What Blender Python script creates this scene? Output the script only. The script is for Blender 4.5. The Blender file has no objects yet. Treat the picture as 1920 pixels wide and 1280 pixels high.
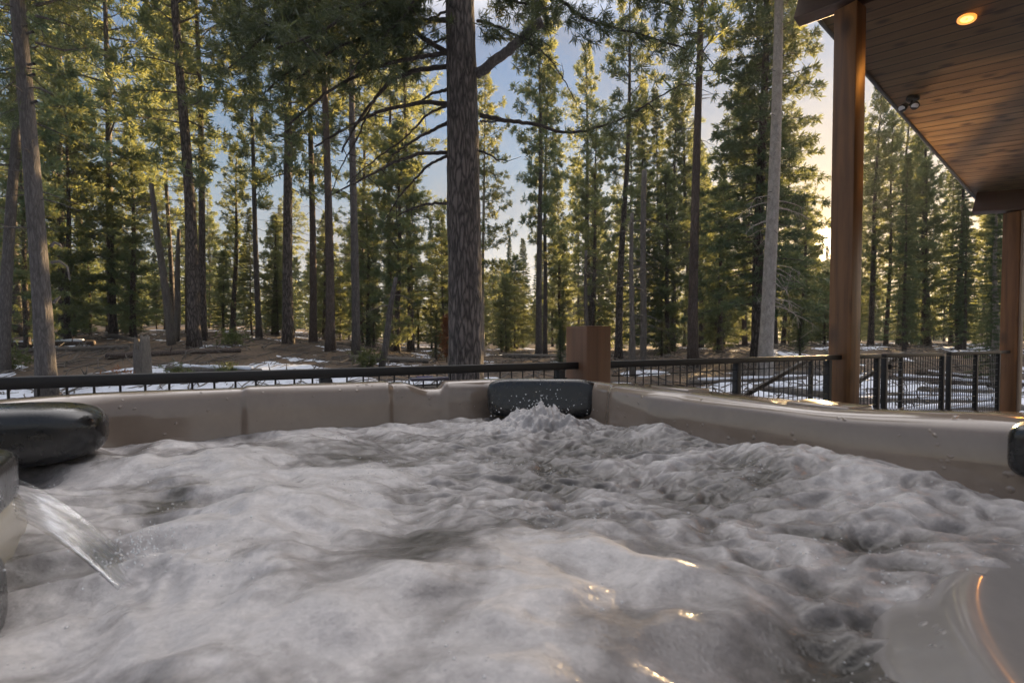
import bpy, math, random
import numpy as np
from mathutils import Vector, Matrix

# ------------------------------------------------------------------ camera, sky, sun, exposure
SC = bpy.context.scene
COL = SC.collection
EYE = 1.19                       # eye height above the deck boards
F = 919.0                        # focal length in pixels of the 1920 px wide photograph
PITCH = math.radians(1.5)
HORIZON = 643.0
SUN_AZ, SUN_EL = math.radians(32.7), math.radians(9.4)

cam_d = bpy.data.cameras.new('camera')
cam = bpy.data.objects.new('camera', cam_d)
COL.objects.link(cam)
cam.location = (0, 0, EYE)
cam.rotation_euler = (math.pi / 2 - PITCH, 0, 0)
cam_d.sensor_width = 36
cam_d.lens = 36 * F / 1920
cam_d.shift_y = (HORIZON - 640 + F * math.tan(PITCH)) / 1920
cam_d.clip_start, cam_d.clip_end = 0.02, 6000
cam_d.dof.use_dof = True
cam_d.dof.focus_distance = 2.6
cam_d.dof.aperture_fstop = 5.6
SC.camera = cam

SUNV = Vector((math.sin(SUN_AZ) * math.cos(SUN_EL), math.cos(SUN_AZ) * math.cos(SUN_EL), math.sin(SUN_EL)))
sun_d = bpy.data.lights.new('sun', 'SUN')
sun_d.energy = 5.0
sun_d.angle = math.radians(0.6)
sun_d.color = (1.0, 0.68, 0.34)
sun = bpy.data.objects.new('sun', sun_d)
COL.objects.link(sun)
sun.location = (20, 30, 20)
sun.rotation_euler = SUNV.to_track_quat('Z', 'Y').to_euler()

W = bpy.data.worlds.new('World')
SC.world = W
W.use_nodes = True
wn, wl = W.node_tree.nodes, W.node_tree.links
wn.clear()
wo = wn.new('ShaderNodeOutputWorld')
bg = wn.new('ShaderNodeBackground')
sky = wn.new('ShaderNodeTexSky')
sky.sky_type = 'NISHITA'
sky.sun_disc = False
sky.sun_elevation = SUN_EL
sky.sun_rotation = SUN_AZ
sky.altitude = 900
sky.air_density = 1.0
sky.dust_density = 1.6
sky.ozone_density = 1.5
SKY_GAMMA = 0.42
SKY_FILL = (4.6, 4.4, 4.4)


def wmath(op, a, b=None, clamp=False):
    o = wn.new('ShaderNodeMath')
    o.operation = op
    o.use_clamp = clamp
    for sock, v in ((o.inputs[0], a), (o.inputs[1], b)):
        if v is None:
            continue
        if isinstance(v, (int, float)):
            sock.default_value = v
        else:
            wl.new(v, sock)
    return o.outputs[0]


def wmix(fac, a, b, blend='MIX'):
    o = wn.new('ShaderNodeMix')
    o.data_type = 'RGBA'
    o.blend_type = blend
    for sock, v in ((o.inputs[0], fac), (o.inputs[6], a), (o.inputs[7], b)):
        if isinstance(v, (int, float)):
            sock.default_value = v
        elif isinstance(v, tuple):
            sock.default_value = (*v, 1)
        else:
            wl.new(v, sock)
    return o.outputs[2]


def wramp(f, stops):
    o = wn.new('ShaderNodeValToRGB')
    e = o.color_ramp.elements
    while len(e) < len(stops):
        e.new(0.5)
    for k, (p, c) in enumerate(stops):
        e[k].position = p
        e[k].color = (*c, 1)
    wl.new(f, o.inputs[0])
    return o.outputs[0]


gm = wn.new('ShaderNodeGamma')
gm.inputs[1].default_value = SKY_GAMMA
wl.new(sky.outputs[0], gm.inputs[0])
tc = wn.new('ShaderNodeTexCoord')
sep = wn.new('ShaderNodeSeparateXYZ')
wl.new(tc.outputs['Generated'], sep.inputs[0])
elev = sep.outputs[2]
# evening tint of the sky by height above the horizon
tint = wramp(elev, [(0.0, (0.43, 0.385, 0.36)), (0.12, (0.40, 0.38, 0.38)), (0.3, (0.275, 0.325, 0.37)), (0.55, (0.23, 0.30, 0.42))])
c = wmix(1.0, gm.outputs[0], tint, 'MULTIPLY')
# thin veil of cloud
mp = wn.new('ShaderNodeMapping')
mp.inputs['Scale'].default_value = (1.2, 1.2, 3.0)
nz = wn.new('ShaderNodeTexNoise')
nz.inputs['Scale'].default_value = 1.7
nz.inputs['Detail'].default_value = 6
wl.new(tc.outputs['Generated'], mp.inputs[0])
wl.new(mp.outputs[0], nz.inputs['Vector'])
veil = wramp(nz.outputs[0], [(0.45, (0, 0, 0)), (0.7, (0.55, 0.55, 0.55))])
c = wmix(veil, c, (0.5, 0.46, 0.45))
# added brightness high in the unseen sky, ahead and overhead, lighting the scene
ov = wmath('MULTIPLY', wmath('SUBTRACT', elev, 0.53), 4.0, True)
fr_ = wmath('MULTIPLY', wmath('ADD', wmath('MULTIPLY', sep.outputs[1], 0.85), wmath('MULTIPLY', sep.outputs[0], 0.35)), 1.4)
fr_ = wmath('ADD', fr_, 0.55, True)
fill_fac = wmath('MULTIPLY', ov, fr_)
c = wmix(fill_fac, c, SKY_FILL)
bk = wmath('MULTIPLY', wmath('SUBTRACT', wmath('MULTIPLY', sep.outputs[1], -1.0), 0.05), 2.0, True)  # fill tone added to the sky behind the viewer
c = wmix(wmath('MULTIPLY', bk, 0.45), c, (0.42, 0.42, 0.46))
# glow round the sun
vd = wn.new('ShaderNodeVectorMath')
vd.operation = 'DOT_PRODUCT'
wl.new(tc.outputs['Generated'], vd.inputs[0])
vd.inputs[1].default_value = tuple(SUNV)
cs_ = wmath('MAXIMUM', vd.outputs['Value'], 0.0)
g1 = wmath('MULTIPLY', wmath('POWER', cs_, 34.0), 0.65)
g2 = wmath('MULTIPLY', wmath('POWER', cs_, 5000.0), 3.0)
gl = wn.new('ShaderNodeCombineColor')
c = wmix(g1, c, (1.15, 0.74, 0.41))
c = wmix(1.0, c, wmix(g2, (0.0, 0.0, 0.0), (9.0, 6.6, 4.0)), 'ADD')
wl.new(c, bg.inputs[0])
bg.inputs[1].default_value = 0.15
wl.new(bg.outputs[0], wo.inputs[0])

SC.view_settings.view_transform = 'Standard'
SC.view_settings.look = 'None'
SC.view_settings.exposure = 2.5
SC.view_settings.gamma = 1.0
SC.cycles.max_bounces = 6
SC.cycles.transparent_max_bounces = 6
SC.cycles.sample_clamp_indirect = 4.0

RNG = np.random.default_rng(7)
random.seed(5)
ROTP = Matrix.Rotation(math.pi / 2 - PITCH, 3, 'X')


def ray(px, py):
    """direction through a pixel of the 1920x1280 photograph, scaled to depth 1"""
    x = (px - 960) / F
    y = -(py - 640) / F + cam_d.shift_y * 1920 / F
    d = ROTP @ Vector((x, y, -1))
    return d / d.y


def at(px, py, D):
    """world point seen at a pixel, at depth D metres"""
    return Vector((0, 0, EYE)) + ray(px, py) * D


# ------------------------------------------------------------------ mesh helpers
class MB:
    def __init__(s):
        s.v, s.f, s.n = [], [], 0

    def add(s, v, faces):
        v = np.asarray(v, float).reshape(-1, 3)
        for fa in faces:
            fa = np.asarray(fa, int)
            if fa.size:
                s.f.append(fa + s.n)
        s.v.append(v)
        s.n += len(v)

    def tube(s, pts, rad, sides=8, cap=True, jit=0.0, rng=RNG):
        P = np.asarray([tuple(p) for p in pts], float)
        n = len(P)
        R = np.broadcast_to(np.asarray(rad, float), (n,)) if np.ndim(rad) <= 1 else rad
        T = np.gradient(P, axis=0)
        T /= np.linalg.norm(T, axis=1)[:, None] + 1e-9
        up = np.array([0, 0, 1.0]) if abs(T[:, 2]).mean() < 0.8 else np.array([1.0, 0, 0])
        A = np.cross(T, up)
        A /= np.linalg.norm(A, axis=1)[:, None] + 1e-9
        B = np.cross(T, A)
        a = np.linspace(0, 2 * np.pi, sides, endpoint=False)
        rr = R[:, None] * (1 + jit * rng.standard_normal((n, sides)))
        V = P[:, None] + rr[..., None] * (np.cos(a)[None, :, None] * A[:, None] + np.sin(a)[None, :, None] * B[:, None])
        i = np.arange(n - 1)[:, None] * sides
        j = np.arange(sides)[None]
        k = (j + 1) % sides
        q = np.stack([i + j, i + k, i + sides + k, i + sides + j], -1).reshape(-1, 4)
        fs = [q]
        if cap:
            fs += [np.arange(sides)[::-1][None], (np.arange(sides) + (n - 1) * sides)[None]]
        s.add(V.reshape(-1, 3), fs)

    def box(s, c, half, ax=None, bevel=0.0):
        """box: centre, half sizes, axes (3 unit vectors)"""
        ax = ax or (Vector((1, 0, 0)), Vector((0, 1, 0)), Vector((0, 0, 1)))
        hx, hy, hz = half
        b = min(bevel, hx * .9, hy * .9, hz * .9)
        A = np.array([tuple(a) for a in ax])
        if b <= 0:
            pts = np.array([[x, y, z] for z in (-hz, hz) for y in (-hy, hy) for x in (-hx, hx)])
            q = np.array([[0, 2, 3, 1], [4, 5, 7, 6], [0, 1, 5, 4], [2, 6, 7, 3], [0, 4, 6, 2], [1, 3, 7, 5]])
            s.add(pts @ A + np.array(tuple(c)), [q])
            return
        bm = bmesh_box(hx, hy, hz, b)
        s.add(bm[0] @ A + np.array(tuple(c)), bm[1])

    def build(s, name, mat, parent=None, smooth=False):
        me = bpy.data.meshes.new(name)
        V = np.concatenate(s.v) if s.v else np.zeros((0, 3))
        me.vertices.add(len(V))
        me.vertices.foreach_set('co', V.astype(np.float32).ravel())
        idx = np.concatenate([f.ravel() for f in s.f])
        tot = np.concatenate([np.full(len(f), f.shape[1]) for f in s.f])
        me.loops.add(len(idx))
        me.loops.foreach_set('vertex_index', idx.astype(np.int32))
        me.polygons.add(len(tot))
        st = np.concatenate([[0], np.cumsum(tot)[:-1]])
        me.polygons.foreach_set('loop_start', st.astype(np.int32))
        me.polygons.foreach_set('loop_total', tot.astype(np.int32))
        if smooth:
            me.polygons.foreach_set('use_smooth', np.ones(len(tot), bool))
        me.update(calc_edges=True)
        me.validate()
        me.materials.append(mat)
        o = bpy.data.objects.new(name, me)
        COL.objects.link(o)
        if parent:
            o.parent = parent
        return o


import bmesh


def bmesh_box(hx, hy, hz, b):
    bm = bmesh.new()
    bmesh.ops.create_cube(bm, size=2)
    for v in bm.verts:
        v.co = Vector((v.co.x * hx, v.co.y * hy, v.co.z * hz))
    bmesh.ops.bevel(bm, geom=list(bm.edges), offset=b, segments=2, profile=0.5, affect='EDGES')
    bm.verts.index_update()
    V = np.array([tuple(v.co) for v in bm.verts])
    by = {}
    for f in bm.faces:
        by.setdefault(len(f.verts), []).append([v.index for v in f.verts])
    bm.free()
    return V, [np.array(x) for x in by.values()]


def tag(o, label=None, cat=None, group=None, kind=None):
    for k, v in (('label', label), ('category', cat), ('group', group), ('kind', kind)):
        if v:
            o[k] = v
    return o


def empty(name, loc=(0, 0, 0), rz=0.0):
    o = bpy.data.objects.new(name, None)
    o.empty_display_size = 0.2
    o.location = loc
    o.rotation_euler = (0, 0, rz)
    COL.objects.link(o)
    return o


def hash2(ix, iy, seed):
    h = (ix * 374761393 + iy * 668265263 + seed * 974711) & 0xffffffff
    h = ((h ^ (h >> 13)) * 1274126177) & 0xffffffff
    return ((h ^ (h >> 16)) & 0xffff) / 65535.0


def noise2(x, y, seed=0):
    """gradient noise, about -1..1"""
    x, y = np.asarray(x, float), np.asarray(y, float)
    ix, iy = np.floor(x).astype(np.int64), np.floor(y).astype(np.int64)
    fx, fy = x - ix, y - iy
    u, v = fx * fx * fx * (fx * (fx * 6 - 15) + 10), fy * fy * fy * (fy * (fy * 6 - 15) + 10)

    def g(dx, dy):
        a = hash2(ix + dx, iy + dy, seed) * 2 * np.pi
        return np.cos(a) * (fx - dx) + np.sin(a) * (fy - dy)
    a = g(0, 0) * (1 - u) + g(1, 0) * u
    b = g(0, 1) * (1 - u) + g(1, 1) * u
    return 1.5 * (a * (1 - v) + b * v)


def fbm(x, y, seed=0, oct=4, gain=0.5):
    r, a, f = 0, 1.0, 1.0
    for k in range(oct):
        r = r + a * noise2(x * f, y * f, seed + k * 17)
        a *= gain
        f *= 2.03
    return r


def sst(a, b, x):
    t = np.clip((np.asarray(x, float) - a) / (b - a), 0, 1)
    return t * t * (3 - 2 * t)


# ------------------------------------------------------------------ materials
class NT:
    def __init__(s, name):
        s.m = bpy.data.materials.new(name)
        s.m.use_nodes = True
        s.t = s.m.node_tree
        s.b = s.t.nodes['Principled BSDF']
        s.out = s.t.nodes['Material Output']

    def n(s, typ, **kw):
        o = s.t.nodes.new(typ)
        for k, v in kw.items():
            setattr(o, k, v)
        return o

    def l(s, a, b):
        s.t.links.new(a, b)

    def coord(s, scale=(1, 1, 1), kind='Object'):
        c = s.n('ShaderNodeTexCoord')
        m = s.n('ShaderNodeMapping')
        m.inputs['Scale'].default_value = scale
        s.l(c.outputs[kind], m.inputs[0])
        return m.outputs[0]

    def noise(s, vec, scale, detail=5, rough=0.55, dist=0.0):
        o = s.n('ShaderNodeTexNoise')
        o.inputs['Scale'].default_value = scale
        o.inputs['Detail'].default_value = detail
        o.inputs['Roughness'].default_value = rough
        o.inputs['Distortion'].default_value = dist
        s.l(vec, o.inputs['Vector'])
        return o.outputs[0]

    def ramp(s, fac, stops):
        o = s.n('ShaderNodeValToRGB')
        e = o.color_ramp.elements
        while len(e) < len(stops):
            e.new(0.5)
        for k, (p, c) in enumerate(stops):
            e[k].position = p
            e[k].color = (*c, 1) if len(c) == 3 else c
        s.l(fac, o.inputs[0])
        return o.outputs[0]

    def mix(s, fac, a, b, blend='MIX'):
        o = s.n('ShaderNodeMix', data_type='RGBA', blend_type=blend)
        for sock, v in ((o.inputs[0], fac), (o.inputs[6], a), (o.inputs[7], b)):
            if isinstance(v, (int, float)):
                sock.default_value = v
            elif isinstance(v, tuple):
                sock.default_value = (*v, 1)
            else:
                s.l(v, sock)
        return o.outputs[2]

    def math(s, op, a, b=None):
        o = s.n('ShaderNodeMath', operation=op)
        for sock, v in ((o.inputs[0], a), (o.inputs[1], b)):
            if v is None:
                continue
            if isinstance(v, (int, float)):
                sock.default_value = v
            else:
                s.l(v, sock)
        return o.outputs[0]

    def bump(s, h, strength=0.5, dist=0.02):
        o = s.n('ShaderNodeBump')
        o.inputs['Strength'].default_value = strength
        o.inputs['Distance'].default_value = dist
        s.l(h, o.inputs['Height'])
        s.l(o.outputs[0], s.b.inputs['Normal'])
        return o

    def base(s, c):
        if isinstance(c, tuple):
            s.b.inputs['Base Color'].default_value = (*c, 1)
        else:
            s.l(c, s.b.inputs['Base Color'])

    def rough(s, r):
        if isinstance(r, (int, float)):
            s.b.inputs['Roughness'].default_value = r
        else:
            s.l(r, s.b.inputs['Roughness'])


def bark_mat(name, dark, light, zs=0.16, scale=14, bstr=0.9, crack=0.25):
    t = NT(name)
    v = t.coord((1, 1, zs))
    n1 = t.noise(v, scale, 6, 0.65, 0.6)
    vo = t.n('ShaderNodeTexVoronoi', feature='DISTANCE_TO_EDGE')
    vo.inputs['Scale'].default_value = scale * 0.9
    va = t.n('ShaderNodeVectorMath', operation='ADD')
    sc = t.n('ShaderNodeVectorMath', operation='SCALE')
    nn = t.n('ShaderNodeTexNoise')
    nn.inputs['Scale'].default_value = scale * 0.6
    t.l(v, nn.inputs['Vector'])
    t.l(nn.outputs[1], sc.inputs[0])
    sc.inputs['Scale'].default_value = 0.12
    t.l(v, va.inputs[0])
    t.l(sc.outputs[0], va.inputs[1])
    t.l(va.outputs[0], vo.inputs['Vector'])
    cr = t.ramp(vo.outputs[0], [(0.0, (0, 0, 0)), (0.3, (1, 1, 1))])
    n3 = t.noise(t.coord((1, 1, zs * 2.2)), scale * 3.2, 5, 0.7)
    h = t.math('ADD', t.math('ADD', t.math('MULTIPLY', n1, 0.5), t.math('MULTIPLY', cr, crack)), t.math('MULTIPLY', n3, 0.55 - crack * 0.5))
    c = t.ramp(h, [(0.28, dark), (0.62, tuple((a + b) / 2 for a, b in zip(dark, light))), (0.9, light)])
    t.base(c)
    t.rough(0.92)
    t.bump(h, bstr, 0.03)
    return t.m


def wood_mat(name, a, b, axis, scale=6.0, rough=0.55, knots=True):
    """stained timber, grain running along the given object axis"""
    t = NT(name)
    s = [14, 14, 14]
    s[axis] = 0.7
    v = t.coord(tuple(s))
    n1 = t.noise(v, scale / 6, 7, 0.6, 0.4)
    big = t.noise(t.coord((1.3, 1.3, 1.3)), 1.1, 3, 0.5)
    c = t.ramp(n1, [(0.25, a), (0.5, tuple((x + y) / 2 for x, y in zip(a, b))), (0.78, b)])
    c = t.mix(t.math('MULTIPLY', big, 0.55), c, tuple(x * 0.55 for x in a))
    if knots:
        ks = [5.0, 5.0, 5.0]
        ks[axis] = 2.2
        vo = t.n('ShaderNodeTexVoronoi', feature='F1')
        vo.inputs['Scale'].default_value = 0.8
        t.l(t.coord(tuple(ks)), vo.inputs['Vector'])
        km = t.ramp(vo.outputs[0], [(0.08, (1, 1, 1)), (0.26, (0, 0, 0))])
        c = t.mix(t.math('MULTIPLY', km, 0.75), c, (0.02, 0.009, 0.005))
    t.base(c)
    t.rough(rough)
    t.bump(n1, 0.25, 0.004)
    return t.m


def foliage_mat(name, a, b, trans, tfac=0.45):
    t = NT(name)
    oi = t.n('ShaderNodeObjectInfo')
    v = t.coord((1, 1, 1))
    n1 = t.noise(v, 1.3, 3, 0.6)
    c = t.ramp(n1, [(0.3, a), (0.7, b)])
    hs = t.n('ShaderNodeHueSaturation')
    mr = t.n('ShaderNodeMapRange')
    mr.inputs[3].default_value, mr.inputs[4].default_value = 0.75, 1.3
    t.l(oi.outputs['Random'], mr.inputs[0])
    t.l(mr.outputs[0], hs.inputs['Value'])
    t.l(c, hs.inputs['Color'])
    t.base(hs.outputs[0])
    t.rough(0.6)
    tr = t.n('ShaderNodeBsdfTranslucent')
    tr.inputs[0].default_value = (*trans, 1)
    ms = t.n('ShaderNodeMixShader')
    ms.inputs[0].default_value = tfac
    t.l(t.b.outputs[0], ms.inputs[1])
    t.l(tr.outputs[0], ms.inputs[2])
    t.l(ms.outputs[0], t.out.inputs['Surface'])
    return t.m


M = {}
M['bark_dark'] = bark_mat('bark_dark', (0.008, 0.0065, 0.0055), (0.145, 0.122, 0.11), 0.2, 17, 1.0, 0.5)
M['branch_bark'] = bark_mat('branch_bark', (0.012, 0.01, 0.009), (0.085, 0.07, 0.06), 0.4, 30)
M['bark_grey'] = bark_mat('bark_grey', (0.03, 0.026, 0.024), (0.16, 0.145, 0.138), 0.2, 20)
M['bark_pale'] = bark_mat('bark_pale', (0.12, 0.105, 0.095), (0.52, 0.48, 0.43), 0.5, 9, 0.6, 0.1)
M['bark_red'] = bark_mat('bark_red', (0.03, 0.022, 0.018), (0.145, 0.112, 0.095), 0.2, 20)
M['dead_wood'] = bark_mat('dead_wood', (0.05, 0.045, 0.04), (0.22, 0.195, 0.17), 0.15, 16, 0.6, 0.1)
M['needles'] = foliage_mat('needles', (0.026, 0.085, 0.066), (0.066, 0.13, 0.085), (0.35, 0.36, 0.12), 0.38)
M['needles_near'] = foliage_mat('needles_near', (0.022, 0.055, 0.032), (0.05, 0.085, 0.04), (0.16, 0.17, 0.05), 0.3)
M['fir_needles'] = foliage_mat('fir_needles', (0.03, 0.085, 0.06), (0.065, 0.13, 0.085), (0.22, 0.23, 0.07), 0.35)
M['dry_needles'] = foliage_mat('dry_needles', (0.16, 0.06, 0.03), (0.25, 0.1, 0.04), (0.3, 0.14, 0.05), 0.4)
M['shrub_leaf'] = foliage_mat('shrub_leaf', (0.05, 0.08, 0.03), (0.11, 0.14, 0.05), (0.15, 0.16, 0.05), 0.35)
M['pillar_wood'] = wood_mat('pillar_wood', (0.06, 0.025, 0.008), (0.34, 0.155, 0.052), 2, 6, 0.45)
M['post_wood'] = wood_mat('post_wood', (0.08, 0.035, 0.015), (0.22, 0.105, 0.05), 2, 6, 0.5, False)
M['beam_wood'] = wood_mat('beam_wood', (0.03, 0.012, 0.008), (0.07, 0.028, 0.016), 0, 6, 0.6)


def simple(name, c, r=0.5, metal=0.0, bump=None, coat=0.0):
    t = NT(name)
    t.base(c)
    t.rough(r)
    t.b.inputs['Metallic'].default_value = metal
    t.b.inputs['Coat Weight'].default_value = coat
    if bump:
        t.bump(t.noise(t.coord(), bump[0], 4), bump[1], bump[2])
    return t.m


M['black_metal'] = simple('black_metal', (0.007, 0.007, 0.008), 0.5, 0.0, (60, 0.15, 0.002))
M['wire'] = simple('wire', (0.014, 0.014, 0.015), 0.4, 0.3, (60, 0.1, 0.001))
M['fascia'] = simple('fascia', (0.05, 0.052, 0.056), 0.5, 0.0, (8, 0.2, 0.005))


def ceiling_mat():
    t = NT('ceiling_planks')
    co = t.n('ShaderNodeTexCoord')
    sp = t.n('ShaderNodeSeparateXYZ')
    t.l(co.outputs['Object'], sp.inputs[0])
    pw = 0.137
    row = t.math('DIVIDE', sp.outputs[1], pw)
    fr = t.math('FRACT', row)
    fl = t.math('FLOOR', row)
    seam = t.math('LESS_THAN', t.math('ABSOLUTE', t.math('SUBTRACT', fr, 0.5)), 0.44)
    cb = t.n('ShaderNodeCombineXYZ')
    t.l(t.math('ADD', t.math('MULTIPLY', sp.outputs[0], 0.8), t.math('MULTIPLY', fl, 7.31)), cb.inputs[0])
    t.l(t.math('MULTIPLY', sp.outputs[1], 16.0), cb.inputs[1])
    t.l(fl, cb.inputs[2])
    g = t.noise(cb.outputs[0], 1.6, 6, 0.62, 0.5)
    wn_ = t.n('ShaderNodeTexWhiteNoise', noise_dimensions='1D')
    t.l(fl, wn_.inputs['W'])
    c = t.ramp(g, [(0.25, (0.05, 0.028, 0.012)), (0.55, (0.13, 0.078, 0.036)), (0.8, (0.22, 0.135, 0.066))])
    c = t.mix(t.math('MULTIPLY', wn_.outputs[0], 0.6), c, (0.065, 0.035, 0.018))
    cb2 = t.n('ShaderNodeCombineXYZ')
    t.l(t.math('ADD', t.math('MULTIPLY', sp.outputs[0], 3.6), t.math('MULTIPLY', fl, 3.7)), cb2.inputs[0])
    t.l(t.math('MULTIPLY', sp.outputs[1], 7.3), cb2.inputs[1])
    vo = t.n('ShaderNodeTexVoronoi', feature='F1', voronoi_dimensions='2D')
    vo.inputs['Scale'].default_value = 1.0
    t.l(cb2.outputs[0], vo.inputs['Vector'])
    km = t.ramp(vo.outputs[0], [(0.1, (1, 1, 1)), (0.33, (0, 0, 0))])
    sc_ = t.n('ShaderNodeSeparateColor')
    t.l(vo.outputs[1], sc_.inputs[0])
    km = t.math('MULTIPLY', km, t.math('GREATER_THAN', sc_.outputs[0], 0.55))
    c = t.mix(t.math('MULTIPLY', km, 0.9), c, (0.018, 0.009, 0.005))
    c = t.mix(seam, (0.01, 0.005, 0.003), c)
    t.base(c)
    t.rough(0.5)
    t.bump(t.math('ADD', t.math('MULTIPLY', g, 0.2), seam), 0.6, 0.006)
    return t.m


M['ceiling'] = ceiling_mat()


def ground_mat():
    t = NT('forest_floor')
    v = t.coord()
    n1 = t.noise(v, 0.5, 6, 0.65)
    n2 = t.noise(v, 9.0, 6, 0.7)
    c = t.ramp(n1, [(0.3, (0.055, 0.042, 0.032)), (0.5, (0.12, 0.088, 0.06)), (0.64, (0.16, 0.118, 0.082)), (0.78, (0.085, 0.083, 0.05))])
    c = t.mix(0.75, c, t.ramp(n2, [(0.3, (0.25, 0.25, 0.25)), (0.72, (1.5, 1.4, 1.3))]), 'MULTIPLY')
    t.base(c)
    t.rough(0.95)
    t.bump(n2, 1.0, 0.05)
    return t.m


def snow_mat():
    t = NT('snow')
    v = t.coord()
    n1 = t.noise(v, 5, 6, 0.7)
    n2 = t.noise(v, 1.1, 5, 0.6)
    c = t.ramp(n1, [(0.3, (0.46, 0.5, 0.57)), (0.6, (0.66, 0.7, 0.78))])
    dirt = t.ramp(t.noise(v, 14, 4, 0.75), [(0.62, (0, 0, 0)), (0.74, (1, 1, 1))])
    c = t.mix(t.math('MULTIPLY', dirt, 0.8), c, (0.14, 0.1, 0.07))
    t.base(c)
    t.rough(0.7)
    t.bump(t.math('ADD', n1, n2), 0.6, 0.06)
    return t.m


def deck_mat():
    t = NT('deck_boards')
    v = t.coord()
    sp = t.n('ShaderNodeSeparateXYZ')
    t.l(v, sp.inputs[0])
    fr = t.math('FRACT', t.math('DIVIDE', sp.outputs[1], 0.14))
    seam = t.math('GREATER_THAN', fr, 0.04)
    n1 = t.noise(t.coord((0.6, 12, 1)), 2.0, 6, 0.6)
    c = t.ramp(n1, [(0.3, (0.09, 0.075, 0.065)), (0.7, (0.2, 0.17, 0.15))])
    t.base(t.mix(seam, (0.008, 0.007, 0.006), c))
    t.rough(0.75)
    return t.m


M['ground'], M['snow'], M['deck'] = ground_mat(), snow_mat(), deck_mat()


def shell_mat(name='tub_acrylic', coat=0.8, lo=(0.2, 0.155, 0.12), hi=(0.25, 0.197, 0.155), ro=0.1):
    t = NT(name)
    v = t.coord()
    n1 = t.noise(v, 3.0, 6, 0.65, 0.8)
    n2 = t.noise(v, 60, 4, 0.7)
    c = t.ramp(n1, [(0.3, lo), (0.7, hi)])
    c = t.mix(0.06, c, t.ramp(n2, [(0.35, (0.3, 0.26, 0.22)), (0.65, (1, 0.96, 0.9))]), 'MULTIPLY')
    t.base(c)
    t.rough(t.ramp(t.noise(v, 7, 5, 0.7), [(0.35, (ro,) * 3), (0.7, (ro + 0.1,) * 3)]))
    t.b.inputs['Coat Weight'].default_value = coat
    t.b.inputs['Coat Roughness'].default_value = 0.06
    drops = t.n('ShaderNodeTexVoronoi', feature='F1')
    drops.inputs['Scale'].default_value = 45
    t.l(v, drops.inputs['Vector'])
    d = t.ramp(drops.outputs[0], [(0.1, (1, 1, 1)), (0.3, (0, 0, 0))])
    pick = t.ramp(t.noise(v, 20, 2), [(0.58, (0, 0, 0)), (0.62, (1, 1, 1))])
    b = t.bump(t.math('MULTIPLY', d, pick), 0.5, 0.004)
    t.l(b.outputs[0], t.b.inputs['Coat Normal'])
    return t.m


def pillow_mat():
    t = NT('black_foam')
    v = t.coord()
    t.base((0.008, 0.0085, 0.0095))
    t.rough(t.ramp(t.noise(v, 14, 5, 0.7), [(0.35, (0.2,) * 3), (0.65, (0.36,) * 3)]))
    t.b.inputs['Coat Weight'].default_value = 0.5
    t.b.inputs['Coat Roughness'].default_value = 0.08
    drops = t.n('ShaderNodeTexVoronoi', feature='F1')
    drops.inputs['Scale'].default_value = 75
    t.l(v, drops.inputs['Vector'])
    dd = t.ramp(drops.outputs[0], [(0.08, (1, 1, 1)), (0.3, (0, 0, 0))])
    pick = t.ramp(t.noise(v, 26, 2), [(0.52, (0, 0, 0)), (0.56, (1, 1, 1))])
    h = t.math('ADD', t.math('MULTIPLY', dd, pick), t.math('MULTIPLY', t.noise(v, 40, 4, 0.7), 0.4))
    t.bump(h, 0.5, 0.004)
    return t.m


M['shell'], M['pillow'] = shell_mat(), pillow_mat()
M['shell_sky_grey'] = shell_mat('tub_acrylic_sky_grey', 0.5, (0.18, 0.168, 0.16), (0.22, 0.205, 0.195), 0.18)  # same acrylic, reflected sky put into its colour as grey


def water_mat():
    t = NT('foaming_water')
    v = t.coord()
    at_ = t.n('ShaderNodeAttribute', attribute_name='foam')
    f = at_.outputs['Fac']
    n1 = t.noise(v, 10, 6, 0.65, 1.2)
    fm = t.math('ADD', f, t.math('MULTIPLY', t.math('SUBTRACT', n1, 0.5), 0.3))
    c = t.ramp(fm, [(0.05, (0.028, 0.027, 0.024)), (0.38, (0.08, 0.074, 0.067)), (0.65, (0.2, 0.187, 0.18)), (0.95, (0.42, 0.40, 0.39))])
    fr1 = t.noise(t.coord((1, 1.6, 1)), 70, 5, 0.72, 0.6)
    fr2 = t.noise(v, 17, 5, 0.65, 0.8)
    froth = t.math('ADD', t.math('MULTIPLY', fr1, 0.55), t.math('MULTIPLY', fr2, 0.45))
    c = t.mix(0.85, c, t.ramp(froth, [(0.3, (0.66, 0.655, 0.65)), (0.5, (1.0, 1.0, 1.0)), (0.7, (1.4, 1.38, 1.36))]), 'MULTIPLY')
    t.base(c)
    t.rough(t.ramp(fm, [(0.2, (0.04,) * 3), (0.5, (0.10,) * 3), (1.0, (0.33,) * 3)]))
    t.b.inputs['IOR'].default_value = 1.33
    t.b.inputs['Subsurface Weight'].default_value = 0.0
    bub = t.n('ShaderNodeTexVoronoi', feature='F1')
    bub.inputs['Scale'].default_value = 130
    t.l(v, bub.inputs['Vector'])
    h = t.math('ADD', t.math('MULTIPLY', t.ramp(bub.outputs[0], [(0.0, (1,) * 3), (0.5, (0,) * 3)]), 0.35),
               t.noise(v, 55, 4, 0.6))
    t.bump(t.math('ADD', h, t.math('MULTIPLY', froth, 0.8)), 0.32, 0.004)
    return t.m


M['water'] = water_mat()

# ------------------------------------------------------------------ layout of the deck and fence
FA = math.atan(F / (2420 - 960))                       # fence runs away to the right
d = Vector((math.cos(FA), math.sin(FA), 0))
n = Vector((math.sin(FA), -math.cos(FA), 0))           # towards the deck
ZUP = Vector((0, 0, 1))


def fence_z(px):
    return 3967.0 / (2420 - px)


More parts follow.
